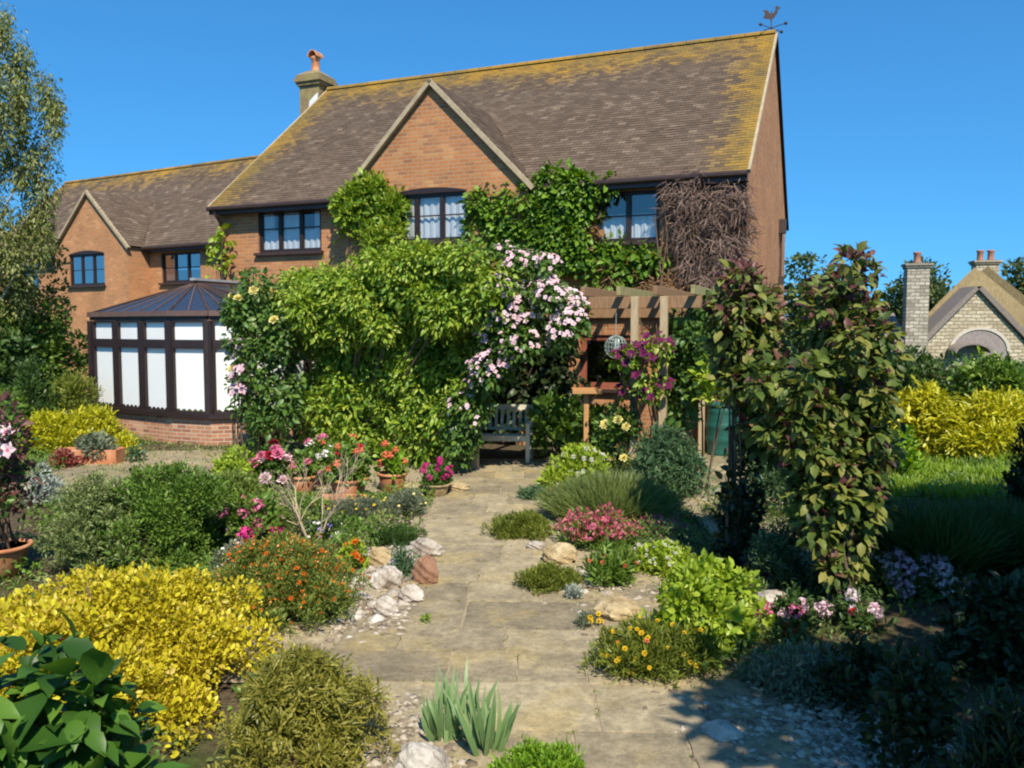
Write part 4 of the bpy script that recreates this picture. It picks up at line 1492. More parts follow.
# ------------------------------------------------------------------ planting
def P3(*c): return list(c)
M['f_yellow'] = leaf_mat('yellow petal', [(0.62, 0.40, 0.02), (0.78, 0.55, 0.03)], .2, .6, .1)
M['f_paleyellow'] = leaf_mat('pale yellow petal', [(0.70, 0.58, 0.16), (0.80, 0.70, 0.3)], .2, .6, .1)
M['f_white'] = leaf_mat('white petal', [(0.66, 0.62, 0.56), (0.82, 0.80, 0.76)], .2, .6, .1)
M['f_palepink'] = leaf_mat('pale pink petal', [(0.58, 0.35, 0.40), (0.72, 0.51, 0.55), (0.80, 0.64, 0.66)], .2, .6, .1)
M['f_pink'] = leaf_mat('pink petal', [(0.62, 0.13, 0.25), (0.72, 0.25, 0.36)], .2, .6, .1)
M['f_magenta'] = leaf_mat('magenta petal', [(0.50, 0.02, 0.16), (0.64, 0.06, 0.27)], .2, .6, .1)
M['f_lilac'] = leaf_mat('lilac petal', [(0.48, 0.28, 0.38), (0.66, 0.48, 0.52)], .2, .6, .1)
M['f_lilacpale'] = leaf_mat('pale lilac petal', [(0.60, 0.48, 0.48), (0.76, 0.66, 0.64)], .2, .6, .1)
M['f_purple'] = leaf_mat('purple petal', [(0.07, 0.010, 0.045), (0.145, 0.022, 0.085)], .2, .6, .1)
M['f_violet'] = leaf_mat('violet petal', [(0.10, 0.05, 0.28), (0.30, 0.24, 0.5)], .2, .6, .1)
M['f_red'] = leaf_mat('red petal', [(0.45, 0.012, 0.03), (0.60, 0.03, 0.06)], .2, .6, .1)
M['f_crimson'] = leaf_mat('crimson petal', [(0.22, 0.008, 0.02), (0.34, 0.02, 0.04)], .2, .6, .1)
M['f_coral'] = leaf_mat('coral petal', [(0.66, 0.13, 0.06), (0.72, 0.24, 0.12)], .2, .6, .1)
M['f_orange'] = leaf_mat('orange petal', [(0.55, 0.10, 0.012), (0.68, 0.19, 0.02)], .2, .6, .1)
L = {}
L['mid'] = leaf_mat('mid green leaf', [(0.052, 0.1105, 0.0156), (0.1105, 0.195, 0.026), (0.182, 0.273, 0.0416)])
L['bright'] = leaf_mat('bright green leaf', [(0.08, 0.17, 0.012), (0.15, 0.28, 0.018), (0.23, 0.36, 0.03)])
L['olive'] = leaf_mat('olive green leaf', [(0.09, 0.135, 0.025), (0.165, 0.225, 0.036), (0.25, 0.30, 0.07)])
L['orange'] = leaf_mat('orange petal spray', [(0.60, 0.15, 0.02), (0.74, 0.27, 0.05)], .2)
L['lime'] = leaf_mat('lime leaf', [(0.16, 0.25, 0.015), (0.27, 0.37, 0.025), (0.38, 0.46, 0.06)])
L['vine'] = leaf_mat('vine leaf', [(0.0715, 0.143, 0.0156), (0.156, 0.2665, 0.0234), (0.273, 0.3705, 0.0364), (0.351, 0.403, 0.0585)])
L['wallvine'] = leaf_mat('creeper leaf', [(0.05, 0.1125, 0.0125), (0.1125, 0.2125, 0.02), (0.1875, 0.3125, 0.0312)])
L['dark'] = leaf_mat('dark green leaf', [(0.0264, 0.0576, 0.0144), (0.0504, 0.102, 0.0204), (0.09, 0.15, 0.0324)])
L['vdark_shade'] = leaf_mat('very dark shade leaf', [(0.012, 0.022, 0.008), (0.022, 0.040, 0.012), (0.036, 0.06, 0.016)], .15)  # leaf colour darkened so plants in deep shade read near black
L['rose'] = leaf_mat('rose leaf', [(0.0405, 0.0837, 0.0162), (0.0743, 0.1553, 0.027), (0.1418, 0.2228, 0.0405)])
L['gold'] = leaf_mat('golden leaf', [(0.27, 0.21, 0.015), (0.50, 0.43, 0.018), (0.62, 0.55, 0.03), (0.42, 0.30, 0.04)])
L['goldcon'] = leaf_mat('golden conifer', [(0.22, 0.24, 0.012), (0.43, 0.42, 0.015), (0.57, 0.53, 0.03)])
L['juniper'] = leaf_mat('bronze juniper', [(0.11, 0.115, 0.018), (0.205, 0.20, 0.028), (0.31, 0.275, 0.05)])
L['bluejun'] = leaf_mat('blue green juniper', [(0.042, 0.090, 0.040), (0.078, 0.145, 0.062), (0.13, 0.205, 0.088)])
L['dull'] = leaf_mat('dull green leaf', [(0.095, 0.14, 0.04), (0.18, 0.225, 0.07), (0.29, 0.32, 0.115)])
L['silver'] = leaf_mat('silver leaf', [(0.24, 0.27, 0.21), (0.38, 0.41, 0.34), (0.5, 0.52, 0.46)])
L['sage'] = leaf_mat('grey green leaf', [(0.10, 0.13, 0.075), (0.17, 0.20, 0.12), (0.25, 0.27, 0.17)])
L['lav'] = leaf_mat('olive needle', [(0.075, 0.115, 0.028), (0.14, 0.185, 0.042), (0.21, 0.235, 0.065)])
L['mat'] = leaf_mat('moss green needle', [(0.095, 0.13, 0.018), (0.165, 0.20, 0.026), (0.24, 0.26, 0.042)])
L['iris'] = leaf_mat('iris blade', [(0.095, 0.17, 0.055), (0.15, 0.24, 0.085), (0.23, 0.32, 0.13)], patch=6)
L['grass'] = leaf_mat('grass blade', [(0.10, 0.19, 0.012), (0.17, 0.28, 0.018), (0.26, 0.35, 0.035)])
L['copper'] = leaf_mat('copper tinged leaf', [(0.030, 0.050, 0.012), (0.068, 0.108, 0.020), (0.145, 0.185, 0.034), (0.25, 0.235, 0.055)], .28, .46, .25)
L['purpleleaf'] = leaf_mat('purple leaf', [(0.085, 0.028, 0.03), (0.15, 0.055, 0.05), (0.20, 0.10, 0.075)], .25)
L['pinkleaf'] = leaf_mat('pink spray', [(0.36, 0.05, 0.085), (0.52, 0.10, 0.15), (0.60, 0.24, 0.24)])
L['peach'] = leaf_mat('peach spray', [(0.50, 0.24, 0.12), (0.64, 0.36, 0.20), (0.60, 0.42, 0.26)])
L['birch'] = leaf_mat('birch leaf', [(0.0715, 0.0975, 0.0234), (0.1365, 0.1755, 0.039), (0.234, 0.26, 0.065), (0.26, 0.234, 0.078)])
L['big'] = leaf_mat('broad leaf', [(0.022, 0.064, 0.010), (0.052, 0.125, 0.015), (0.10, 0.195, 0.024)], .25, .42, .3, 2.5)
L['dead'] = leaf_mat('dead vine strand', [(0.085, 0.055, 0.045), (0.16, 0.105, 0.085), (0.27, 0.19, 0.15)], .1, .8, .1)
L['deadleaf'] = leaf_mat('brown leaf', [(0.14, 0.075, 0.035), (0.25, 0.14, 0.07), (0.32, 0.2, 0.11)], .2, .7, .1)
L['far'] = leaf_mat('distant foliage', [(0.045, 0.075, 0.025), (0.085, 0.125, 0.034), (0.14, 0.17, 0.05)])
L['red'] = leaf_mat('red rosette', [(0.20, 0.05, 0.035), (0.32, 0.10, 0.07)], .15)

def box_bush(x0, x1, ytop, ybase, depth=0.8, Y=None):
    """where a mounded plant stands whose outline in the photograph is this rectangle: centre, rx, ry, height"""
    xm = (x0 + x1) / 2
    if Y is None:
        f = gnd(xm, ybase)
        rx = (x1 - x0) / 2 / FPX * f[1]
        Yc = f[1] + depth * rx * .8
    else:
        Yc = Y
    rx = (x1 - x0) / 2 / FPX * Yc
    c = at(xm, ytop, Yc)
    return V(c[0], Yc, 0), rx, rx * depth, max(.04, c[2])
SEED = [100]
def plant(name, label, cat, box, leaf, Lf, Wf, tmpl=T_OV, k=26, rel=.42, cover=1.3, up=.3, jitter=.7, droop=0., depth=.8, Y=None, z0=0., stem='stem', group=None, nmax=60000, shell=.5, fl=None, spray=None, ks=9, flat=.5, smallclump=False):
    SEED[0] += 1
    rng = np.random.default_rng(SEED[0])
    c, rx, ry, h = box_bush(*box, depth=depth, Y=Y)
    h -= z0
    k = int(k * 1.35); rel *= .84
    root = thing(name, label, cat, c, group)
    cl = dome_clumps(c, rx, ry, h, k, rel, rng, z0)
    foliage(root, cl, Lf, Wf, L[leaf] if isinstance(leaf, str) else leaf, tmpl, cover, up, jitter, droop, rng, nmax=nmax, shell=shell, flat=flat)
    if spray:
        up_cl = cl.copy(); up_cl[:, 2] += .03
        so = spray == 'orange'
        o = foliage(root, up_cl, .014 if so else .034, .012 if so else .020, L[spray], T_RH, .085 if so else .55, .5, .8, 0, rng, name='blossom_sprays', shell=.85, zmin=h * .35)
        o['kind'] = 'stuff'
    if stem:
        stems(root, (c[0], c[1], z0 + .001), cl, M[stem], rng, ks, max(.004, min(.018, .02 * rx)), spread=rx * .15)
    for f in (fl or []):
        n, size, kind, mat = f[:4]
        kw = f[4] if len(f) > 4 else {}
        P, D = flower_spots(cl, n, rng, zmin=.04 + z0)
        flowers(root, P, D, size, kind, M[mat], rng, **kw)
    root_info[root.name] = (cl, c, rx, ry, h)
    return root
root_info = {}
def poly_clumps(pts, Yf, n, rpx, rng, thick=.5, flatten=1.0):
    """clumps filling an outline of the photograph at the depth Yf(x) of the real support behind it"""
    pts = np.array(pts, float)
    x0, y0 = pts.min(0); x1, y1 = pts.max(0)
    out = []
    while len(out) < n:
        x = rng.uniform(x0, x1); y = rng.uniform(y0, y1)
        ins = False; j = len(pts) - 1
        for i in range(len(pts)):
            if (pts[i][1] > y) != (pts[j][1] > y) and x < (pts[j][0] - pts[i][0]) * (y - pts[i][1]) / (pts[j][1] - pts[i][1] + 1e-9) + pts[i][0]:
                ins = not ins
            j = i
        if not ins: continue
        Y = Yf(x, y) + rng.uniform(-.5, .5) * thick
        p = at(x, y, Y)
        r = rng.uniform(*rpx) / FPX * Y
        out.append([*p, r, r * flatten, r])
    return np.array(out)
def plane_Y(O, n):
    return lambda x, y: on_plane(x, y, O, n)[1]
YP = plane_Y(pp(0, OFF + .25, 0), F1.w)
YW = plane_Y(pp(0, .14, 0), F1.w)

# --- climbers on the house wall
rng = np.random.default_rng(21)
def climber(name, label, cat, cl, leaf, Lf, Wf, tmpl=T_OV, cover=1.3, base=None, stem='bark', ks=10, up=.0, droop=.45, jitter=.6, r0=.018, flat=.4, nmax=60000, shell=.5, group=None):
    base = V(cl[:, 0].mean(), cl[:, 1].mean(), 0) if base is None else base
    root = thing(name, label, cat, base, group)
    foliage(root, cl, Lf, Wf, L[leaf], tmpl, cover, up, jitter, droop, rng, nmax=nmax, shell=shell, flat=flat)
    stems(root, base, cl, M[stem], rng, ks, r0, spread=.12)
    return root
cl = poly_clumps([(474, 205), (478, 196), (520, 190), (532, 182), (548, 177), (566, 181), (592, 183), (612, 185), (610, 191), (588, 198), (577, 235), (588, 266), (560, 268), (510, 252), (476, 246), (474, 225)], lambda x, y: YW(x, y) - .08, 170, (8, 14), rng, .22, .7)
c1_ = climber('wall_creeper', 'green creeper on the house wall between the gable window and the end window', 'creeper', cl, 'wallvine', .105, .062, cover=1.7, base=F1.p(3.8, .1, 0), ks=12)
cl = poly_clumps([(572, 225), (594, 215), (594, 262), (575, 262)], YW, 12, (6, 9), rng, .1, .5)
foliage(c1_, cl, .12, .08, L['deadleaf'], T_OV, .8, 0, .7, .4, rng, name='brown_leaves')
cl = poly_clumps([(592, 243), (650, 247), (662, 262), (648, 272), (600, 285), (580, 270)], YW, 30, (8, 12), rng, .2, .6)
climber('wall_shrub', 'low green creeper just below the end window', 'creeper', cl, 'wallvine', .13, .07, cover=1.4, base=F1.p(1.3, .1, 0), ks=4)
cl = poly_clumps([(338, 212), (348, 190), (368, 184), (392, 192), (401, 214), (396, 240), (372, 246), (345, 240)], lambda x, y: YW(x, y) - .25, 46, (8, 13), rng, .4)
climber('wall_shrub', 'bushy yellow green shrub against the wall beside the gable window', 'shrub', cl, 'vine', .10, .05, cover=1.5, base=F1.p(7.4, .1, 0), up=.4, droop=0)
cl = poly_clumps([(208, 228), (218, 224), (232, 228), (226, 245), (228, 275), (210, 276), (212, 250)], lambda x, y: YW(x, y) - .05, 16, (4, 8), rng, .2, .5)
climber('ivy', 'small lime green ivy climbing the brown downpipe', 'ivy', cl, 'lime', .14, .10, cover=.8, base=F1.p(11.2, .1, 0), ks=5)

# dead brown vine hanging on the wall corner
dv = thing('dead_vine', 'dead brown vine hanging in a thick mat at the house corner', 'dead vine', F1.p(.8, .1, 0))
cl = poly_clumps([(674, 184), (700, 180), (740, 178), (742, 215), (752, 245), (746, 285), (732, 276), (716, 298), (700, 282), (690, 300), (676, 280), (684, 255), (670, 225)], YW, 90, (8, 14), rng, .25, .5)
n = 11000
p, d = clump_points(cl, n, rng, .3)
foliage_dead = scatter('strand', p, d * .4 + V(0, 0, -.7) + rand_dirs(len(p), rng) * .8, d + V(0, -.5, 0), rng.uniform(.06, .3, len(p)), rng.uniform(.007, .018, len(p)), T_BLADE, L['dead'], dv)
scatter('dry_leaves', p[:2600], rand_dirs(2600, rng) + V(0, 0, -.5), d[:2600] + V(0, -.5, .4), .06, .03, T_OV, L['dead'], dv)
mb = MB()
for k in range(16):
    t = rng.uniform(.1, 1.5)
    a = F1.p(t, .1, rng.uniform(0, .5)); 
    pts = [a]
    for j in range(6):
        a = a + V(rng.normal() * .1, -abs(rng.normal()) * .01, .75)
        if a[2] < 4.7: pts.append(a)
    mb.tube(pts, [.028 - .0035 * q for q in range(len(pts))], 6)
mb.build('woody_stem', M['redtwig'], dv)
cl = poly_clumps([(600, 268), (660, 255), (700, 275), (700, 300), (640, 300), (602, 292)], YW, 26, (7, 11), rng, .3, .6)
p, d = clump_points(cl, 1500, rng, .35)
db = thing('dead_vine', 'tangle of brown dead stems above the pergola below the end window', 'dead vine', F1.p(2, .1, 0))
scatter('strand', p, d * .5 + V(0, 0, -.6) + rand_dirs(len(p), rng) * .8, d + V(0, -.5, 0), rng.uniform(.1, .35, len(p)), rng.uniform(.01, .022, len(p)), T_BLADE, L['deadleaf'], db)

# --- the great vine over the pergola
canopy_poly = [(284, 312), (306, 288), (352, 266), (420, 253), (488, 258), (502, 280), (492, 312), (450, 330), (395, 332), (345, 334), (296, 334)]
low_poly = [(312, 372), (345, 358), (400, 345), (440, 355), (470, 348), (482, 392), (466, 420), (458, 446), (436, 456), (400, 452), (376, 444), (340, 440), (312, 430)]
mid_poly = [(300, 325), (345, 330), (400, 330), (450, 335), (488, 320), (478, 360), (440, 372), (380, 372), (330, 372)]
cl = np.concatenate([poly_clumps(canopy_poly, lambda x, y: YP(x, y) - .3, 130, (9, 19), rng, 1.0),
                     poly_clumps(low_poly, lambda x, y: YP(x, y) + .25, 110, (9, 18), rng, .8),
                     poly_clumps(mid_poly, lambda x, y: YP(x, y) + .35, 90, (9, 17), rng, .7)])
roofc = []
for k in range(110):
    t = rng.uniform(.9, 7.6); o = rng.uniform(.4, OFF)
    if t < 3.5: continue
    roofc.append([*pp(t, o, 2.85 + rng.uniform(-.05, .22)), .36, .36, .2])
cl2 = np.array(roofc)
cl_all = np.concatenate([cl, cl2])
gv = climber('climbing_vine', 'huge yellow green vine heaped over the pergola beside the arch', 'vine', cl_all, 'vine', .084, .038, cover=1.3, base=pp(6.2, OFF - .1, 0), ks=22, up=-.05, droop=.5, r0=.03, nmax=130000)

# --- pale pink clematis over the arch
clm_poly = [(505, 252), (530, 258), (558, 264), (574, 290), (580, 325), (562, 342), (530, 346), (508, 362), (494, 385), (480, 395), (488, 350), (492, 300)]
cl = poly_clumps(clm_poly, lambda x, y: YP(x, y) - .35, 60, (9, 16), rng, .5)
cl2 = poly_clumps([(462, 392), (480, 380), (482, 410), (468, 455), (452, 456), (455, 425)], lambda x, y: YP(x, y) - .3, 26, (8, 13), rng, .4)
cl_c = np.concatenate([cl, cl2])
cm = climber('clematis', 'clematis covered in pale pink blossom over the dark arch', 'clematis', cl_c, 'rose', .09, .05, cover=1.1, base=pp(5.35, OFF + .05, 0), ks=5)
P, D = flower_spots(cl, 640, rng, top=-.2)
P2, D2 = flower_spots(cl2, 34, rng, top=-.2)
P = np.concatenate([P, P2]); D = np.concatenate([D, D2])
keep = rng.random(len(P)) < np.where((P[:, 2] > 2.3), 1.0, .75)
P, D = P[keep], D[keep]
flowers(cm, P, D, .088, 'star', M['f_palepink'], rng, M['f_pink'])

# --- climbing rose by the conservatory with yellow roses, and its pink clematis
rp = [(236, 300), (250, 280), (285, 282), (300, 300), (296, 340), (300, 400), (292, 440), (255, 448), (240, 420), (235, 360), (230, 325)]
YR = lambda x, y: 13.6
cl = poly_clumps(rp, YR, 70, (8, 14), rng, .8)
rs = climber('climbing_rose', 'climbing rose with yellow blooms at the corner of the conservatory', 'rose', cl, 'rose', .085, .05, cover=1.15, base=V(-4.1, 13.7, 0), ks=12)
P, D = flower_spots(cl, 17, rng, top=-.1)
flowers(rs, P, D, .15, 'rose', M['f_paleyellow'], rng)
cl = poly_clumps([(232, 340), (243, 342), (245, 400), (234, 402)], YR, 10, (6, 9), rng, .5)
pc = climber('clematis', 'pink clematis strand against the white conservatory blinds', 'clematis', cl, 'rose', .08, .045, cover=.7, base=V(-4.55, 13.6, 0), ks=5)
P, D = flower_spots(cl, 44, rng, top=-.3)
flowers(pc, P, D, .15, 'star', M['f_lilac'], rng, M['f_pink'])
cl = poly_clumps([(300, 330), (500, 320), (500, 440), (310, 440)], lambda x, y: YW(x, y) - .14, 150, (8, 14), rng, .3, .6)  # ivy added so the gap reads as dark shade instead of bright brick
climber('ivy', 'added ivy, leaves darkened as shade over the house wall behind the great vine', 'ivy', cl, 'vdark_shade', .11, .08, cover=1.5, base=F1.p(6.5, .1, 0))
# leafy gap plants seen through the arch; the ivy's dark colour carries the shade
cl = poly_clumps([(498, 318), (572, 318), (576, 420), (560, 450), (500, 430)], lambda x, y: YW(x, y) - .14, 80, (8, 14), rng, .3, .6)
climber('ivy', 'ivy with leaves darkened as shade on the wall behind the garden bench', 'ivy', cl, 'vdark_shade', .11, .08, cover=1.8, base=F1.p(4.4, .1, 0))
cl = poly_clumps([(536, 412), (556, 404), (574, 408), (578, 440), (545, 450), (534, 430)], lambda x, y: 13.9, 26, (8, 12), rng, .4)
climber('shrub', 'broad leaved green shrub between the bench and the bird table', 'shrub', cl, 'mid', .16, .10, cover=1.0, base=V(.85, 13.9, 0), up=.4, droop=0)

# --- purple clematis on the two pale posts
cl = poly_clumps([(612, 352), (640, 345), (664, 340), (668, 395), (640, 400), (622, 395)], lambda x, y: YP(x, y) - .22, 26, (6, 10), rng, .4)
pu = climber('clematis', 'dark purple clematis scrambling up the pale pergola posts', 'clematis', cl, 'vine', .08, .045, cover=.9, base=V(2.12, 11.75, 0), ks=6)
P, D = flower_spots(cl, 62, rng, top=-.2)
flowers(pu, P, D, .14, 'star', M['f_purple'], rng, M['f_crimson'])
# --- climbers at the right end of the pergola
cl = poly_clumps([(672, 312), (700, 305), (736, 300), (738, 340), (728, 372), (694, 388), (684, 425), (672, 425), (670, 360)], lambda x, y: YP(x, y) + .5, 70, (8, 15), rng, 1.0)
climber('climbing_shrub', 'dense dark green climber covering the end of the pergola', 'climber', cl, 'rose', .09, .05, cover=1.3, base=V(2.75, 12.4, 0), ks=4)
cl = poly_clumps([(706, 362), (722, 357), (742, 366), (744, 390), (730, 398), (708, 400), (702, 385)], lambda x, y: 11.1, 34, (7, 11), rng, .5)
climber('laurel', 'lime green spotted laurel in front of the water butt', 'laurel', cl, 'lime', .13, .07, cover=.8, base=V(2.72, 11.15, 0), up=.5, droop=0, ks=3)

# ------------------------------------------------------------------ trees and far planting
def tree(name, label, base, height, crown, leaf, Lf, Wf, cover=1.0, trunk='bark', r0=.12, tmpl=T_RH, limbs=14, droop=.3, lean=(0, 0), group=None, up=0., cat='tree', nmax=60000, shell=.45, hang=None, trunk_top=None):
    root = thing(name, label, cat, base, group)
    base = V(*base)
    tt = trunk_top if trunk_top is not None else .8 * height
    mb = MB()
    pts = []; rad = []
    for k in range(9):
        t = k / 8
        pts.append(base + V(lean[0] * t + rng.normal() * .05 * t, lean[1] * t + rng.normal() * .05 * t, tt * t)); rad.append(r0 * (1 - .8 * t) * (1.25 if k == 0 else 1))
    mb.tube(pts, rad, 10)
    for i in rng.choice(len(crown), min(limbs, len(crown)), replace=False):
        c = crown[i, :3]
        t = min(.95, max(.2, (c[2] - base[2]) / tt - .22))
        j = t * 8; j0 = int(j)
        a = pts[j0] + (pts[min(8, j0 + 1)] - pts[j0]) * (j - j0)
        m = (a + c) / 2 + V(rng.normal() * .06, rng.normal() * .06, .12)
        r1 = r0 * (1 - .8 * t) * .55
        mb.tube([a, m, c], [r1, r1 * .6, r1 * .2], 6)
    mb.build('trunk', M[trunk], root, smooth=True)
    foliage(root, crown, Lf, Wf, L[leaf], tmpl, cover, up, .7, droop, rng, 'crown', shell, nmax=nmax)
    return root
rng = np.random.default_rng(33)
# birch: airy, with hanging sprays; clumps follow the outline of the photograph's tree
bY = 17.6
bp_poly = [(-90, 20), (-40, 0), (0, 8), (14, 22), (30, 45), (46, 48), (52, 62), (48, 90), (66, 108), (70, 135), (62, 175), (50, 200), (55, 232), (40, 260), (30, 300), (-20, 330), (-100, 300), (-110, 120)]
cl = poly_clumps(bp_poly, lambda x, y: bY, 210, (8, 18), rng, 2.2)
cl[:, 5] *= 1.45
b_base = at(-8, 326, bY); b_base = V(b_base[0], bY, 0)
cl[:, 3:] *= rng.uniform(.7, 1.15, (len(cl), 1))
cl[:, 3:5] *= .85; cl[:, 5] *= 1.2
bt_ = tree('birch_tree', 'tall airy birch with white bark and hanging leaf sprays before the orange house', b_base, 9.0, cl, 'birch', .07, .032, .95, 'birch', .09, limbs=26, droop=1.3, shell=.1, nmax=70000)
def far_tree(px, py_top, Y, wpx, label, leaf='far', base_h=.25, Lf=.27, k=44, group=None):
    c = at(px, py_top, Y)
    r = wpx / 2 / FPX * Y
    h = c[2]
    cr = dome_clumps(V(c[0], Y, 0), r, r, h * (1 - base_h), k, .27, rng, h * base_h)
    low = cr.copy(); low[:, 2] = np.maximum(low[:, 2] - h * .25, h * base_h)
    return tree('broadleaf_tree', label, V(c[0], Y, 0), h, np.concatenate([cr, low[::2]]), leaf, Lf, Lf * .6, 1.2, r0=.3, limbs=10, droop=0., up=.2, group=group, nmax=30000, shell=.4)
far_tree(806, 250, 42, 76, 'round dark tree just beyond the sunny end wall of the house')
far_tree(838, 285, 46, 60, 'low pale tree behind the copper leaved shrubs', 'mid')
far_tree(924, 260, 58, 82, 'broad dark tree behind the tall stone chimney')
far_tree(895, 300, 62, 50, 'smaller tree in the gap behind the thatched cottage', 'mid')
far_tree(1024, 259, 60, 60, 'dark tree rising behind the thatched roof at the picture edge')
far_tree(865, 296, 60, 50, 'distant tree glimpsed between the copper shrubs and the chimney', 'far')
far_tree(1090, 270, 55, 70, 'outermost dark tree behind the thatched cottage')
# shrubs below the birch
def Pn(*a, **k): return plant(*a, **k)
Pn('shrub', 'large dark green shrub below the birch beside the conservatory', 'shrub', (-60, 92, 288, 400), 'mid', .11, .055, Y=18.6, k=60, rel=.3, cover=1.3, stem='bark')
Pn('shrub', 'tall feathery shrub hanging before the orange house window', 'shrub', (20, 72, 225, 330), 'birch', .10, .05, Y=19.5, k=40, rel=.34, cover=.8, stem='bark')
Pn('shrub', 'dark laurel like bush under the birch trunk', 'shrub', (-50, 48, 330, 410), 'dark', .12, .06, Y=17.0, k=36, cover=1.3, stem='bark')
Pn('conifer', 'upright feathery green conifer against the conservatory corner', 'conifer', (52, 100, 362, 425), 'mat', .10, .025, T_SPRAY, Y=16.6, k=26, cover=1.5, up=1.0, stem='bark')
Pn('conifer', 'dark feathery conifer behind the yellow shrub', 'conifer', (5, 58, 365, 425), 'dark', .10, .025, T_SPRAY, Y=16.0, k=26, cover=1.6, up=1.0, stem='bark')
Pn('shrub', 'low bush filling the bed beneath the dark shrubs', 'shrub', (-60, 30, 385, 430), 'mid', .09, .05, Y=15.0, k=22, cover=1.2)
# golden conifers on the left
Pn('golden_conifer', 'bright yellow spreading conifer before the dwarf brick wall', 'conifer', (58, 125, 406, 446), 'goldcon', .09, .028, T_SPRAY, Y=15.2, k=30, cover=1.7, up=.6, stem='bark')
Pn('golden_conifer', 'yellow green mounded conifer beside the terracotta trough', 'conifer', (20, 78, 412, 462), 'goldcon', .09, .028, T_SPRAY, Y=14.6, k=30, cover=1.7, up=.6, stem='bark')
Pn('golden_conifer', 'small yellow conifer tuft at the foot of the brick wall', 'conifer', (108, 142, 434, 458), 'goldcon', .08, .025, T_SPRAY, Y=14.2, k=14, cover=1.6, up=.6, stem='bark')
# hedge and yellow juniper on the right
hr = rng
cl = []
for k in range(190):
    x = hr.uniform(6.6, 16); y_ = 17.6 + (x - 7) * .1 + hr.uniform(-.6, .6)
    cl.append([x, y_, hr.uniform(.2, 1.45 + .12 * math.sin(x * 2.3)), .34, .34, .3])
cl = np.array(cl)
hd = thing('hedge', 'long dark clipped hedge in front of the thatched cottage', 'hedge', (11, 17.8, 0))
foliage(hd, cl, .10, .055, L['dark'], T_RH, 1.3, .2, .8, 0, rng, nmax=40000)
stems(hd, (11, 17.9, 0), cl, M['bark'], rng, 26, .02, spread=2.4)
Pn('shrub', 'green loose shrub overtopping the clipped hedge', 'shrub', (940, 1040, 358, 420), 'mid', .11, .06, Y=16.4, k=40, cover=1.2)
Pn('shrub', 'yellow topped shrub under the cottage arch', 'shrub', (962, 1002, 352, 380), 'lime', .12, .06, Y=18.2, k=16, cover=1.1)
Pn('juniper', 'wide bright yellow juniper below the dark hedge', 'juniper', (880, 968, 386, 462), 'goldcon', .13, .036, T_SPRAY, Y=14.3, k=64, rel=.27, cover=1.7, up=-.05, depth=.7, stem='bark')
Pn('juniper', 'yellow juniper spreading beyond the picture edge', 'juniper', (925, 1085, 390, 462), 'goldcon', .13, .036, T_SPRAY, Y=13.8, k=80, rel=.25, cover=1.6, up=-.05, depth=.6, stem='bark')
Pn('shrub', 'low green shrub between the juniper and the copper leaves', 'shrub', (868, 925, 430, 490), 'bright', .11, .05, T_OV, Y=12.4, k=26, cover=1.1)
# grass strip
def grass_patch(name, label, poly, n, h, leaf, kind='stuff', w=.012, cat=None):
    pts = []
    poly = np.array(poly)
    x0, y0 = poly.min(0); x1, y1 = poly.max(0)
    P = rng.uniform((x0, y0), (x1, y1), (n, 2))
    ins = np.zeros(n, bool); j = len(poly) - 1
    for i in range(len(poly)):
        a, b = poly[i], poly[j]
        c = ((a[1] > P[:, 1]) != (b[1] > P[:, 1])) & (P[:, 0] < (b[0] - a[0]) * (P[:, 1] - a[1]) / (b[1] - a[1] + 1e-9) + a[0])
        ins ^= c; j = i
    P = P[ins]
    m = len(P)
    p = np.concatenate([P, np.zeros((m, 1))], 1)
    d = V(0, 0, 1) + rng.normal(size=(m, 3)) * V(.38, .38, 0)
    hh = h * rng.uniform(.5, 1.2, m) * (0.8 + .35 * np.sin(P[:, 0] * 3) * np.sin(P[:, 1] * 2.3))
    o = scatter(name, p, d, rng.normal(size=(m, 3)) + V(0, -.6, .2), hh, w, T_BLADE, L[leaf])
    tag(o, label, None, None, kind)
    return o
grass_patch('grass', 'bright green grass strip below the yellow juniper', [(4.9, 10.4), (8.6, 10.2), (9.4, 13.6), (5.6, 13.6)], 15000, .26, 'grass', w=.018)
# grassy dark clump (lavender) in the shade
for (bx_, lab) in (((888, 975, 508, 590), 'dark lavender clump in the shade beside the copper shrub'), ((948, 1050, 504, 582), 'wide dark lavender clump in the shade under the yellow juniper')):
    SEED[0] += 1
    c, rx, ry, h = box_bush(*bx_, depth=.9)
    root = thing('lavender_bush', lab, 'lavender', c)
    m = 5200
    a = rng.uniform(0, 2 * math.pi, m); r = np.sqrt(rng.random(m))
    p = np.stack([c[0] + np.cos(a) * r * rx * .6, c[1] + np.sin(a) * r * ry * .6, np.full(m, .01)], 1)
    d = np.stack([np.cos(a) * r * .75, np.sin(a) * r * .75, np.ones(m)], 1) + rng.normal(size=(m, 3)) * .16
    scatter('foliage', p, d, rand_dirs(m, rng) + V(0, -.4, 0), h * rng.uniform(.6, 1.15, m), .014, T_BLADE, L['dark'], root)
Pn('cypress', 'dark narrow cypress at the picture edge beyond the lavender', 'cypress', (1006, 1060, 420, 516), 'vdark_shade', .08, .03, T_SPRAY, k=40, rel=.34, cover=1.8, up=1.0, stem='bark', Y=9.7)

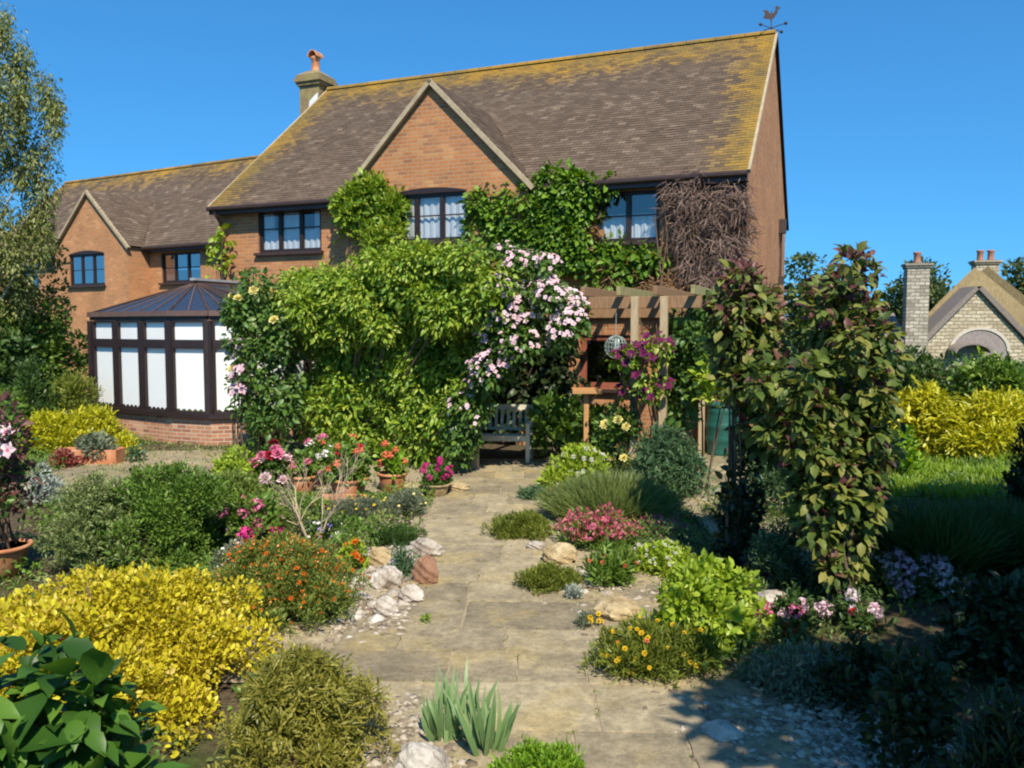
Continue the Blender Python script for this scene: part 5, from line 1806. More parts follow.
# shade tree standing just outside the picture, behind and to the right of the viewer
cr = []
for k in range(190):
    d = rand_dirs(1, rng)[0]
    cr.append([7.85 + d[0] * 3.1, 2.0 + d[1] * 2.4, 6.3 + d[2] * 2.2, .66, .66, .52])
for k in range(40):
    d = rand_dirs(1, rng)[0]
    cr.append([3.95 + d[0] * 1.6, .8 + d[1] * .6, 4.6 + d[2] * .6, .4, .4, .34])
tree('broadleaf_tree', 'spreading garden tree shading the border of dark flowers', V(7.4, 1.2, 0), 8.4, np.array(cr), 'mid', .17, .11, 1.9, r0=.2, limbs=40, droop=.2, tmpl=T_RH, nmax=90000, trunk_top=6)

for (sx_, sy_, r_, h_, lab) in ((5.3, 4.7, 1.25, 2.7, 'unseen sky blocking shrub added nearest the gravel under the garden tree'), (6.9, 6.9, 1.35, 2.9, 'unseen sky blocking shrub added between the garden tree and the lavender'), (3.9, 2.4, .9, 2.2, 'unseen sky blocking shrub added beside the viewer at the edge of the gravel')):  # unseen shrubs added to block sky light over the dark border
    root = thing('shrub', lab, 'shrub', (sx_, sy_, 0))
    cl = dome_clumps(V(sx_, sy_, 0), r_, r_, h_, 60, .28, rng)
    foliage(root, cl, .09, .05, L['dark'], T_RH, 1.2, .3, .7, 0, rng, nmax=14000)
    stems(root, (sx_, sy_, 0), cl, M['bark'], rng, 10, .03, spread=.2)

# ------------------------------------------------------------------ copper leaved shrubs in the middle distance
def copper(name, label, poly, Y, base_px, n, thick, seed, Lf=.105, cover=2.5, low=None):
    r = np.random.default_rng(seed)
    cl = poly_clumps(poly, lambda x, y: Y, n, (9, 17), r, thick)
    if low is not None:
        cl = np.concatenate([cl, poly_clumps(low, lambda x, y: Y - .12, 110, (7, 12), r, thick * .8)])
    b = gnd(*base_px)
    root = thing(name, label, 'shrub', V(b[0], b[1], 0))
    nn = min(48000, leaf_count(cl, Lf, Lf * .62, cover))
    p, d = clump_points(cl, nn, r, .35)
    m = len(p)
    zt = p[:, 2]
    top = r.random(m) < np.clip((zt - 2.2) * .75 + .14, .10, .6)
    ax = d * .8 + rand_dirs(m, r) * .5 + V(0, 0, -.35)
    ax[top] += V(0, 0, .5)
    nr = d * .5 + V(0, -.25, .7) + rand_dirs(m, r) * .5
    s = r.uniform(.55, 1.25, m)
    scatter('foliage', p[~top], ax[~top], nr[~top], Lf * s[~top], Lf * .62 * s[~top], T_OV, L['copper'], root)
    scatter('young_leaves', p[top], ax[top], nr[top], Lf * .9 * s[top], Lf * .5 * s[top], T_OV, L['purpleleaf'], root)
    mb = MB()
    B = V(b[0], b[1], 0)
    for i in r.choice(len(cl), min(6, len(cl)), replace=False):
        c = cl[i, :3]
        m1 = V(B[0] + (c[0] - B[0]) * .25 + r.normal() * .04, B[1] + (c[1] - B[1]) * .3, c[2] * .45)
        mb.tube([B + r.normal(size=3) * V(.05, .05, 0), m1, c], [.018, .012, .005], 6)
    mb.build('branch', M['bark'], root)
    return root, cl
k_r, ck_r = copper('copper_shrub', 'tallest copper tinged shrub with drooping broad leaves', [(812, 318), (822, 280), (842, 258), (862, 262), (878, 288), (872, 310), (890, 335), (886, 372), (894, 400), (886, 450), (874, 500), (866, 550), (850, 590), (836, 580), (812, 540), (796, 490), (770, 440), (752, 400), (762, 366), (796, 344)], 6.9, (846, 612), 150, .9, 5, low=[(800, 430), (882, 430), (876, 520), (866, 560), (846, 592), (828, 572), (812, 510)])
k_l, ck_l = copper('copper_shrub', 'slimmer copper tinged shrub leaning in front of the house corner', [(718, 306), (730, 282), (744, 272), (758, 282), (768, 308), (778, 345), (786, 390), (780, 440), (766, 470), (752, 450), (738, 400), (722, 350)], 7.7, (733, 566), 84, .7, 6)
cl = poly_clumps([(738, 452), (752, 450), (752, 500), (750, 560), (716, 566), (722, 520)], lambda x, y: 7.7, 30, (8, 12), rng, .3)
climber('shrub', 'narrow dark column of ivy at the foot of the slimmer copper shrub', 'shrub', cl, 'vdark_shade', .06, .04, cover=1.5, base=V(2.02, 7.7, 0), ks=6, up=.2, droop=0)
P, D = flower_spots(ck_r, 5, rng, top=-.4)
flowers(k_r, P, D, .09, 'rose', M['f_pink'], rng)

# ------------------------------------------------------------------ beds left of the path
Pn('golden_shrub', 'large golden leaved shrub in front of the green border', 'shrub', (-75, 272, 575, 742), 'gold', .031, .019, k=130, rel=.19, cover=.92, up=.55, depth=.75, stem='redtwig', ks=40, nmax=60000)
Pn('broadleaf_plant', 'plant with big glossy green leaves in the near corner', 'plant', (-140, 172, 628, 1010), 'big', .112, .064, T_BIG, k=90, rel=.28, cover=1.0, up=-.05, droop=.06, flat=1.6, shell=.45, ks=22, Y=2.8,
   fl=[(2, .12, 'star', 'f_lilacpale')])
Pn('juniper', 'bronze green spreading juniper beside the golden shrub', 'juniper', (194, 402, 655, 800), 'juniper', .040, .010, T_SPRAY, k=120, rel=.22, cover=1.25, up=.05, depth=.7, stem='redtwig', ks=24)
Pn('thyme_mound', 'bright green thyme mound at the bottom of the path', 'thyme', (480, 610, 748, 830), 'bright', .024, .009, T_RH, k=70, rel=.26, cover=1.3, up=.9, depth=.8, stem=None)
# iris: two fans of sword leaves
ir = thing('iris_plant', 'clump of upright grey green iris blades in the paving', 'iris', gnd(470, 748))
pts = []; axs = []; ls = []; ws = []; nn_ = []
for (px, py, n) in ((446, 742, 26), (489, 752, 28), (466, 738, 12)):
    g_ = gnd(px, py)
    for k in range(n):
        t = rng.uniform(-1, 1)
        pts.append([g_[0] + t * .07 + rng.normal() * .01, g_[1] + rng.normal() * .035, 0]); axs.append([t * .48 + rng.normal() * .08, rng.normal() * .24, 1]); ls.append(rng.uniform(.22, .47) * (1 - .25 * abs(t))); ws.append(rng.uniform(.018, .034)); nn_.append([rng.normal() * .3, -1, .1])
for a_, b_ in ((0, len(pts)),):
    scatter('blade', np.array(pts), np.array(axs), np.array(nn_), np.array(ls), np.array(ws), T_BLADE, L['iris'], ir, kind='stuff')
Pn('orange_flower_bush', 'loose green bush sprinkled with small orange flowers beside white rocks', 'flower bush', (206, 374, 536, 634), 'olive', .034, .009, T_RH, k=110, rel=.22, cover=1.1, up=.8, spray='orange', depth=.8, ks=20,
   fl=[(90, .024, 'rose', 'f_orange')])
Pn('shrub', 'rounded mid green shrub behind the golden one', 'shrub', (98, 240, 466, 580), 'mid', .038, .015, k=80, rel=.25, cover=1.2, up=.6, depth=.8, ks=18)
Pn('shrub', 'dull sage tinted shrub between the bowl and the green shrub', 'shrub', (40, 158, 476, 582), 'dull', .036, .013, k=70, rel=.26, cover=1.15, up=.5, depth=.8, ks=18)
Pn('shrub', 'pale olive low bush in front of the conservatory paving', 'shrub', (165, 285, 474, 545), 'olive', .045, .015, k=44, rel=.3, cover=1.2, up=.5, Y=8.6)
Pn('peony_plant', 'peony with magenta and pink heads above orange flowers', 'peony', (214, 288, 494, 565), 'mid', .07, .03, k=36, rel=.32, cover=1.0, up=.4,
   fl=[(9, .13, 'ball', 'f_magenta'), (9, .11, 'ball', 'f_pink'), (7, .085, 'ball', 'f_palepink')])
Pn('white_flower_plant', 'low plant of small white flowers at the edge of the golden shrub', 'flowers', (206, 262, 540, 590), 'sage', .04, .014, T_RH, k=26, rel=.34, cover=1.0, up=.6,
   fl=[(40, .03, 'star', 'f_white')])
# bare shrub
bs = thing('bare_shrub', 'leafless pale shrub standing among the flower pots', 'bare shrub', gnd(315, 545))
g_ = gnd(314, 545)
mb = MB()
def twig(p, d, ln, r, depth):
    q = p + d * ln
    mid_ = (p + q) / 2 + rng.normal(size=3) * ln * .05
    mb.tube([p, mid_, q], [r, r * .85, r * .65], 5)
    if depth > 0:
        for k in range(rng.integers(2, 4)):
            nd = unit(d + rng.normal(size=3) * .42 + V(0, 0, .15))
            twig(p + (q - p) * rng.uniform(.55, 1), nd, ln * rng.uniform(.55, .85), r * .6, depth - 1)
for k in range(7):
    a = rng.uniform(0, 2 * math.pi)
    twig(V(g_[0] + math.cos(a) * .05, g_[1] + math.sin(a) * .05, 0), unit(V(math.cos(a) * .4, math.sin(a) * .25, 1)), rng.uniform(.36, .52), .0095, 3)
mb.build('branch', M['twig'], bs)
Pn('pansy_plant', 'violet and white pansies under the bare shrub', 'pansies', (296, 346, 519, 543), 'dark', .035, .02, k=20, rel=.4, cover=.9, up=.4, fl=[(22, .06, 'star', 'f_violet'), (12, .055, 'star', 'f_white')])
Pn('rose_bush', 'rose bush with red and pink blooms behind the bare shrub', 'rose', (236, 298, 444, 490), 'rose', .06, .03, k=36, rel=.3, cover=1.0, up=.4, Y=11.0,
   fl=[(5, .15, 'rose', 'f_crimson'), (8, .13, 'rose', 'f_palepink'), (6, .13, 'rose', 'f_pink')])
Pn('shrub', 'yellow green low shrub at the foot of the climbing rose', 'shrub', (205, 262, 448, 500), 'lime', .06, .03, k=34, rel=.32, cover=1.1, up=.5, Y=10.6)
Pn('flower_plant', 'mixed pink and white flowers beside the red geranium pots', 'flowers', (300, 345, 434, 485), 'mid', .06, .03, k=28, rel=.34, cover=.9, up=.5, Y=11.6,
   fl=[(7, .11, 'ball', 'f_white'), (8, .11, 'ball', 'f_pink'), (5, .11, 'ball', 'f_coral')])

# pots
def pot_(name, label, x, y_, r, h, mat, cat='flowerpot', rim=.12):
    root = thing(name, label, cat, (x, y_, 0))
    c = V(x, y_, 0.01)
    mb = MB(); mb.lathe(c, [(r * .68, 0), (r * .74, .01), (r * .95, h * .84), (r * .95, h * .86)], 26); mb.build('pot_body', M[mat], root, smooth=True)
    mb = MB(); mb.lathe(c, [(r * .95, h * .84), (r * 1.05, h * .86), (r * 1.06, h * .99), (r * 1.0, h), (r * .9, h * .985), (r * .88, h * .9), (0.01, h * .89)], 26); mb.build('rim', M[mat], root, smooth=True)
    return root
def potted(x0, x1, ytop, ypt, ybase, lab_pot, lab_plant, mat, leaf, fl, kind='geranium', potname='flowerpot'):
    g_ = gnd((x0 + x1) / 2, ybase)
    Y = g_[1] + .1
    r = (x1 - x0) / 2 / FPX * Y
    h = at(0, ypt, Y)[2]
    x = at((x0 + x1) / 2, ybase, Y)[0]
    pot_(potname, lab_pot, x, Y, r, h, mat)
    SEED[0] += 1
    root = thing(kind + '_plant', lab_plant, kind, (x, Y, h * .9))
    ht = at(0, ytop, Y)[2] - h * .9
    cl = dome_clumps(V(x, Y, 0), r * 1.25, r * 1.2, ht, 22, .4, rng, h * .9)
    foliage(root, cl, .07, .055, L[leaf], T_OV, 1.0, .4, .7, 0, rng, zmin=h * .9)
    stems(root, (x, Y, h * .9), cl, M['stem'], rng, 8, .006, spread=.03)
    for n, s, kd, m in fl:
        P, D = flower_spots(cl, n, rng, zmin=h)
        P[:, 2] += .05
        flowers(root, P, D, s, kd, M[m], rng)
potted(330, 368, 438, 478, 503, 'wide terracotta pot holding the coral geranium', 'coral red geranium spilling over the wide terracotta pot', 'terracotta', 'mid', [(9, .10, 'ball', 'f_coral'), (4, .09, 'ball', 'f_red')])
potted(378, 407, 446, 473, 493, 'pale terracotta pot beside the path under the great vine', 'orange geranium with few heads in the pale terracotta pot', 'terracotta', 'bright', [(6, .11, 'ball', 'f_coral')])
potted(291, 316, 448, 476, 497, 'small terracotta pot behind the bare shrub', 'leafy pink geranium in the small terracotta pot', 'terracotta', 'mid', [(5, .09, 'ball', 'f_pink')])
potted(422, 450, 460, 484, 498, 'squat tan stone pot at the corner of the path', 'bright pink verbena in the squat tan stone pot', 'rock_tan', 'rose', [(16, .08, 'ball', 'f_magenta')], kind='verbena')
# brick coloured edging trough behind pots
tr = thing('planting_trough', 'low terracotta trough in front of the pots', 'trough', gnd(340, 508))
g_ = gnd(340, 510); mb = MB()
for (dx, dy, ex, ey) in ((0, -.11, .62, .025), (0, .11, .62, .025), (-.3, 0, .025, .2), (.3, 0, .025, .2)):
    mb.box(V(g_[0] + dx, g_[1] + .15 + dy, .075), ex, ey, .14)
mb.build('trough_side', M['terracotta'], tr, bevel=.006)
mb = MB(); mb.box(V(g_[0], g_[1] + .15, .06), .58, .2, .1); mb.build('compost', M['bark'], tr)
Pn('sedum_plant', 'silver grey edging plants with yellow specks before the trough', 'sedum', (325, 392, 497, 524), 'sage', .03, .010, T_RH, k=34, rel=.32, cover=1.2, up=.8, stem=None, fl=[(14, .035, 'star', 'f_yellow')])
Pn('sedum_plant', 'silver grey edging mound nearest to the pale pot', 'sedum', (380, 434, 490, 520), 'sage', .03, .010, T_RH, k=28, rel=.34, cover=1.2, up=.8, stem=None, fl=[(10, .035, 'star', 'f_paleyellow')])
Pn('moss_cushion', 'dark green mossy cushion at the bend of the path', 'moss', (368, 430, 527, 549), 'dark', .026, .010, T_RH, k=30, rel=.34, cover=1.5, up=.9, stem=None)
Pn('blue_fescue', 'blue green fescue tuft among the white rocks', 'fescue', (384, 416, 548, 582), 'bluejun', .09, .008, T_BLADE, k=10, rel=.5, cover=.9, up=.9, stem=None)
Pn('yellow_flower_plant', 'lime plant with orange flowers behind the first white rocks', 'flowers', (334, 372, 538, 575), 'lime', .05, .025, k=22, rel=.36, cover=1.0, up=.5, fl=[(12, .05, 'rose', 'f_orange')])

# far left: trough with succulents, silver plant, bowl with purple leaved flowering plant
tr = thing('planting_trough', 'terracotta trough of succulents before the yellow conifers', 'trough', gnd(85, 466))
g_ = gnd(85, 466); Yt = g_[1] + .2; wt = 60 / FPX * Yt
mb = MB()
for (dx, dy, ex, ey) in ((0, -.16, wt, .03), (0, .16, wt, .03), (-wt / 2 + .015, 0, .03, .29), (wt / 2 - .015, 0, .03, .29)):
    mb.box(V(g_[0] + dx, Yt + dy, .13), ex, ey, .25)
mb.build('trough_side', M['terracotta'], tr, bevel=.008)
mb = MB(); mb.box(V(g_[0], Yt, .11), wt - .07, .28, .2); mb.build('compost', M['bark'], tr)
Pn('sempervivum', 'red rosettes spilling in front of the succulent trough', 'succulent', (45, 82, 450, 470), 'red', .06, .03, k=20, rel=.4, cover=1.1, up=.5, stem=None)
Pn('sempervivum', 'grey rosettes growing in the succulent trough', 'succulent', (70, 116, 434, 450), 'sage', .07, .035, k=20, rel=.4, cover=1.1, up=.5, stem=None, Y=Yt, z0=.18)
Pn('sempervivum', 'bluish rosettes at the end of the trough near the small yellow conifer', 'succulent', (124, 146, 446, 464), 'bluejun', .07, .03, k=14, rel=.4, cover=1.1, up=.5, stem=None)
Pn('silver_plant', 'silver white leaved plant beside the purple leaved one', 'plant', (22, 62, 464, 505), 'silver', .06, .018, T_RH, k=26, rel=.36, cover=1.1, up=.5, Y=10.3)
g_ = gnd(4, 584); bY2 = g_[1] + .25
bx2 = at(2, 584, bY2)[0]; rb2 = 27 / FPX * bY2
bw = thing('plant_bowl', 'shallow brown terracotta bowl beside the golden shrub', 'plant bowl', (bx2, bY2, 0))
hb = at(0, 545, bY2)[2]
mb = MB(); mb.lathe(V(bx2, bY2, .005), [(rb2 * .5, 0), (rb2 * .62, .03), (rb2 * .9, hb * .7), (rb2 * .98, hb * .9)], 28); mb.build('bowl_body', M['terracotta'], bw, smooth=True)
mb = MB(); mb.lathe(V(bx2, bY2, .005), [(rb2 * .98, hb * .86), (rb2 * 1.08, hb * .9), (rb2 * 1.08, hb), (rb2 * .96, hb), (rb2 * .94, hb * .9), (.01, hb * .9)], 28); mb.build('rim', M['terracotta'], bw, smooth=True)
cl = poly_clumps([(-60, 400), (0, 392), (18, 405), (20, 440), (34, 470), (30, 500), (12, 540), (-40, 540)], lambda x, y: bY2, 46, (8, 15), rng, .6)
pl_ = climber('flowering_plant', 'purple leaved plant with large pink flowers growing in the brown bowl', 'plant', cl, 'purpleleaf', .06, .03, cover=.7, base=V(bx2, bY2, hb * .9), stem='redtwig', ks=14, up=.3, droop=0, r0=.012)
foliage(pl_, cl, .055, .028, L['rose'], T_OV, .4, .3, .7, 0, rng, name='green_leaves')
flowers(pl_, np.array([at(6, 432, bY2 - .3), at(8, 450, bY2 - .32), at(-3, 455, bY2 - .3), at(0, 440, bY2 - .25)]), np.array([[.2, -1, .3], [.1, -1, .1], [-.2, -1, .2], [0, -1, .5]]), .15, 'star', M['f_palepink'], rng)

# ------------------------------------------------------------------ beds right of the path
Pn('heather_mat', 'moss green mat of heather on the path edge', 'heather', (486, 553, 512, 543), 'mat', .032, .009, T_RH, k=40, rel=.32, cover=1.4, up=.8, stem=None)
Pn('heather_mat', 'smaller heather mat further down the path below the yellow stone', 'heather', (512, 584, 567, 597), 'mat', .030, .009, T_RH, k=40, rel=.32, cover=1.4, up=.8, stem=None)
Pn('dwarf_conifer', 'tiny teal conifer beside the path at the heather mat', 'conifer', (512, 552, 488, 515), 'bluejun', .05, .016, T_SPRAY, k=24, rel=.36, cover=1.4, up=.4, Y=10.7, stem=None)
Pn('white_flower_bush', 'pale lime bush topped with white flowers at the bird table', 'flower bush', (540, 616, 446, 496), 'lime', .06, .03, k=44, rel=.32, cover=1.1, up=.6, Y=11.6, fl=[(38, .09, 'umbel', 'f_white')])
Pn('shrub', 'leafy green bush at the wall foot behind the bird table post', 'shrub', (566, 622, 404, 455), 'mid', .09, .05, Y=13.4, k=30, cover=1.2)
Pn('rose_bush', 'bush with cream roses behind the blue green juniper', 'rose', (590, 650, 400, 470), 'rose', .07, .035, k=40, rel=.32, cover=1.1, up=.4, Y=11.9, fl=[(11, .12, 'rose', 'f_paleyellow')])
Pn('juniper', 'blue green juniper under the pale pergola posts', 'juniper', (626, 712, 428, 502), 'bluejun', .08, .026, T_SPRAY, k=60, rel=.3, cover=1.5, up=.2, stem='redtwig')
# heather dome
SEED[0] += 1
c, rx, ry, h = box_bush(548, 672, 474, 528, depth=.75)
root = thing('heath_mound', 'rounded olive green heath mound beside the pink flowers', 'heath', c)
m = 7500
a = rng.uniform(0, 2 * math.pi, m); r = np.sqrt(rng.random(m))
p = np.stack([c[0] + np.cos(a) * r * rx * .7, c[1] + np.sin(a) * r * ry * .7, rng.uniform(0, .35, m) * h * (1 - r)], 1)
d = np.stack([np.cos(a) * r * 1.0, np.sin(a) * r * .8, np.ones(m) * (1.05 - r * .4)], 1) + rng.normal(size=(m, 3)) * .15
scatter('foliage', p, d, rand_dirs(m, rng) + V(0, -.4, 0), h * rng.uniform(.6, 1.0, m), .012, T_BLADE, L['lav'], root)
Pn('pink_flower_plant', 'plant with deep pink flower sprays beside the heather mat', 'flowers', (552, 640, 508, 556), 'mid', .045, .016, T_RH, k=40, rel=.3, cover=.7, up=.7, spray='pinkleaf', fl=[(40, .032, 'rose', 'f_pink')])
Pn('peach_flower_plant', 'peach coloured flower spikes behind the deep pink sprays', 'flowers', (582, 625, 498, 540), 'peach', .05, .018, T_RH, k=26, rel=.36, cover=.9, up=1.0, Y=9.4, fl=[(20, .04, 'rose', 'f_coral')])
Pn('pink_flower_plant', 'trailing pink flowers along the brighter green mound', 'flowers', (618, 690, 520, 560), 'sage', .04, .015, T_RH, k=34, rel=.3, cover=.8, up=.6, Y=9.0, spray='pinkleaf', fl=[(16, .03, 'rose', 'f_pink')])
Pn('white_flower_plant', 'cluster of white daisies beside the heath mound', 'flowers', (634, 664, 512, 540), 'sage', .05, .012, T_BLADE, k=16, rel=.4, cover=.8, up=.8, Y=9.5, fl=[(26, .06, 'star', 'f_white')])
Pn('green_plant', 'upright mid green foliage below the pink sprays', 'plant', (578, 642, 545, 592), 'mid', .06, .018, T_RH, k=34, rel=.32, cover=1.1, up=.8, fl=[(10, .035, 'rose', 'f_coral')])
Pn('lime_shrub', 'big bright lime green mound beside the copper shrubs', 'shrub', (640, 772, 562, 668), 'lime', .05, .030, k=80, rel=.26, cover=1.25, up=.5, stem='stem', ks=24)
Pn('white_flower_bush', 'lime bush dusted with white flowers above the yellow stones', 'flower bush', (628, 702, 543, 612), 'lime', .042, .022, k=50, rel=.3, cover=1.2, up=.5, Y=7.5, fl=[(55, .04, 'umbel', 'f_white')])
Pn('yellow_flower_plant', 'feathery low bush with yellow flowers by the path shadow', 'flowers', (594, 716, 624, 690), 'mat', .042, .010, T_RH, k=70, rel=.28, cover=1.1, up=.7, fl=[(46, .028, 'rose', 'f_yellow'), (3, .03, 'rose', 'f_coral')])
Pn('silver_plant', 'little silver tuft in the paving next to the yellow stones', 'plant', (562, 588, 582, 604), 'silver', .03, .010, T_RH, k=12, rel=.45, cover=1.1, up=.8, stem=None)
Pn('yellow_flower_plant', 'little tuft with yellow flowers in a paving gap', 'flowers', (572, 606, 611, 632), 'sage', .032, .010, T_RH, k=14, rel=.42, cover=1.0, up=.7, stem=None, fl=[(8, .03, 'rose', 'f_yellow')])
Pn('weed_tuft', 'tiny green weed growing in a path joint', 'weed', (420, 433, 614, 625), 'bright', .03, .014, k=5, rel=.5, cover=1.0, up=.6, stem=None)
Pn('conifer', 'dwarf green conifer between the two copper shrubs', 'conifer', (748, 808, 520, 580), 'bluejun', .05, .015, T_SPRAY, k=50, rel=.3, cover=1.5, up=.6, Y=7.15, stem='redtwig')
Pn('shrub', 'feathery grey green bush glimpsed behind the two copper shrubs', 'shrub', (735, 815, 430, 525), 'bluejun', .07, .02, T_SPRAY, k=50, rel=.3, cover=1.2, up=.5, Y=9.8, stem='redtwig')
Pn('red_leaf_plant', 'dusky red leaved plant under the dwarf conifer', 'plant', (742, 800, 560, 592), 'purpleleaf', .05, .025, k=26, rel=.36, cover=1.0, up=.5, Y=7.4)
Pn('silver_mat', 'silver green mat spreading out of the shade', 'plant', (735, 868, 652, 706), 'sage', .04, .014, T_RH, k=60, rel=.26, cover=1.2, up=.5, stem=None)
Pn('dahlia_plant', 'pink and red headed flowers in the half shade beside the lime mound', 'flowers', (766, 816, 592, 656), 'dark', .055, .022, k=26, rel=.36, cover=.9, up=.6, Y=6.0, fl=[(2, .12, 'ball', 'f_pink'), (2, .08, 'rose', 'f_red'), (2, .09, 'ball', 'f_palepink')])
Pn('dahlia_plant', 'pale pink headed flowers at the foot of the tallest copper shrub', 'flowers', (822, 880, 596, 660), 'dark', .055, .022, k=26, rel=.36, cover=.9, up=.6, Y=6.1, fl=[(3, .12, 'ball', 'f_palepink'), (2, .07, 'rose', 'f_red'), (2, .10, 'ball', 'f_lilacpale')])
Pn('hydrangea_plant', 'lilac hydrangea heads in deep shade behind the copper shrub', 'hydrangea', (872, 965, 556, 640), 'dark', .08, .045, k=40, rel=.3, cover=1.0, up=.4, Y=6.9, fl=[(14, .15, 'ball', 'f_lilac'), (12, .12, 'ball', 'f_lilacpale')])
Pn('shrub', 'low shrub with leaves darkened for deepest shade beyond the gravel', 'shrub', (860, 965, 655, 800), 'vdark_shade', .06, .03, k=50, rel=.3, cover=1.2, up=.4)
Pn('shrub', 'shade darkened shrub behind the hydrangeas at the picture edge', 'shrub', (935, 1080, 570, 690), 'vdark_shade', .06, .03, k=60, rel=.28, cover=1.2, up=.4)
Pn('lavender_bush', 'violet tinged lavender in the shaded corner', 'lavender', (948, 1090, 705, 860), 'vdark_shade', .07, .010, T_BLADE, k=50, rel=.3, cover=1.0, up=.8, fl=[(16, .03, 'ball', 'f_violet')])
Pn('shrub', 'shade darkened low plants between the silver mat and the shaded shrub', 'shrub', (810, 900, 640, 720), 'vdark_shade', .05, .025, k=40, rel=.3, cover=1.1, up=.5)

# ------------------------------------------------------------------ rocks
def rock(label, px0, px1, ytop, ybase, mat, seed, depth=.8, name='rock', group=None):
    r = np.random.default_rng(seed)
    f = gnd((px0 + px1) / 2, ybase)
    rx = (px1 - px0) / 2 / FPX * f[1]
    Y = f[1] + rx * depth * .6
    x = at((px0 + px1) / 2, ybase, Y)[0]
    h = max(.04, at(0, ytop, Y)[2])
    import bmesh
    bm = bmesh.new()
    bmesh.ops.create_icosphere(bm, subdivisions=4, radius=1)
    pl = [(unit(r.normal(size=3)), r.uniform(.62, .95)) for _ in range(9)]
    ph = r.uniform(0, 6, 6)
    for v in bm.verts:
        p = np.array(v.co)
        for n_, d_ in pl:
            e = p @ n_ - d_
            if e > 0: p = p - n_ * e * .92
        q = p * 4
        p = p * (1 + .05 * math.sin(q[0] * 2 + ph[0]) * math.sin(q[1] * 2.3 + ph[1]) + .045 * math.sin(q[2] * 3.1 + ph[2] + q[0] * 1.7) + .03 * math.sin(q[0] * 5 + ph[3]) * math.sin(q[2] * 6 + ph[4]) + r.normal() * .012)
        v.co = Vector((x + p[0] * rx, Y + p[1] * rx * depth, h * .38 + p[2] * h * .62))
    me = bpy.data.meshes.new(name); bm.to_mesh(me); bm.free()
    me.materials.append(M[mat])
    o = bpy.data.objects.new(name, me); COL.objects.link(o)
    tag(o, label, 'rock', group)
    return o
for i, (lab, *b, mat) in enumerate([
    ('whitest limestone rock at the bend of the path', 408, 446, 538, 558, 'rock_white'),
    ('brown ironstone block under the whitest rock', 412, 440, 556, 586, 'rock_brown'),
    ('pale cream stone behind the orange flower bush', 364, 394, 546, 568, 'rock_tan'),
    ('flat white rock below the cream stone', 370, 404, 566, 592, 'rock_white'),
    ('small white rock touching the brown ironstone', 398, 424, 584, 605, 'rock_white'),
    ('rough white rock between the fescue and the ironstone', 386, 414, 556, 576, 'rock_white'),
    ('low pinkish white rock nearest to the orange flowers', 372, 400, 596, 618, 'rock_white'),
    ('rounded grey boulder below the iris clump', 392, 452, 740, 790, 'rock_grey'),
    ('long yellow edging stone beside the lime shrub', 584, 642, 597, 622, 'rock_tan'),
    ('yellow edging stone above the smaller heather mat', 542, 580, 542, 566, 'rock_tan'),
    ('pale flat stone next to the first heather mat', 526, 548, 540, 552, 'rock_white'),
    ('tan stone half hidden under the yellow flowered bush', 634, 672, 618, 636, 'rock_tan'),
    ('tan stone by the squat pot', 402, 426, 482, 494, 'rock_tan'),
    ('flat tan stone beyond the squat pot', 442, 474, 482, 492, 'rock_tan'),
    ('small pale stone on the near end of the gravel', 700, 745, 722, 742, 'rock_grey'),
    ('grey stone in the shade behind the copper shrub', 868, 905, 545, 562, 'rock_grey'),
    ('lower grey stone in the shade below the lavender', 880, 925, 560, 580, 'rock_grey'),
    ('dim bluish stone in front of the dwarf conifer', 750, 800, 592, 612, 'rock_grey'),
]):
    rock(lab, *b, mat, 50 + i)
# gravel and litter
ICO = None
def pebbles(name, areas, n, smin, smax, mat, seed):
    r = np.random.default_rng(seed)
    import bmesh
    bm = bmesh.new(); bmesh.ops.create_icosphere(bm, subdivisions=1, radius=1)
    co = np.array([v.co[:] for v in bm.verts]); fs = [tuple(v.index for v in f.verts) for f in bm.faces]; bm.free()
    w = np.array([a[4] for a in areas], float); w /= w.sum()
    k = r.choice(len(areas), n, p=w)
    A = np.array([a[:4] for a in areas])[k]
    t = r.random((n, 2)); t2 = r.normal(size=(n, 2)) * .22 + .5
    q = np.where(r.random((n, 1)) < .5, t, t2)
    P = np.stack([A[:, 0] + (A[:, 1] - A[:, 0]) * q[:, 0], A[:, 2] + (A[:, 3] - A[:, 2]) * q[:, 1], np.full(n, .012)], 1)
    s = smin + (smax - smin) * r.random(n) ** 2.5
    c = co[None] * (s[:, None, None] * (1 + .35 * r.normal(size=(n, len(co), 1)).clip(-1, 1))) * np.array([1, 1, .65])
    th = r.uniform(0, 6.28, n); cs, sn = np.cos(th)[:, None], np.sin(th)[:, None]
    v = np.stack([c[..., 0] * cs * 1.25 - c[..., 1] * sn, c[..., 0] * sn * 1.25 + c[..., 1] * cs, c[..., 2]], -1) + P[:, None, :]
    me = mesh_np(name, v.reshape(-1, 3), fs, len(co), n, M[mat])
    o = bpy.data.objects.new(name, me); COL.objects.link(o)
    tag(o, kind='stuff')
M['gravel'] = noisy_mat('gravel', (0.16, 0.12, 0.085), (0.27, 0.215, 0.16), 5.0, c3=(0.40, 0.34, 0.27), bump=.3, island=.8)
pebbles('gravel', [(-1.5, -.8, 5.9, 8.3, 8), (.45, 1.3, 5.2, 8.3, 4), (1.1, 2.4, 3.6, 4.9, 6), (-.85, -.2, 3.6, 4.9, 3), (.1, 1.1, 8, 11, 1.5), (-2.2, -.9, 8, 11, 1.5), (3.3, 4.6, 7.4, 9.2, 1)], 15000, .006, .032, 'gravel', 3)
pebbles('rubble', [(-1.5, -.85, 6.2, 8.4, 4), (.45, 1.0, 6.2, 8.0, 1)], 160, .025, .075, 'rock_white', 4)
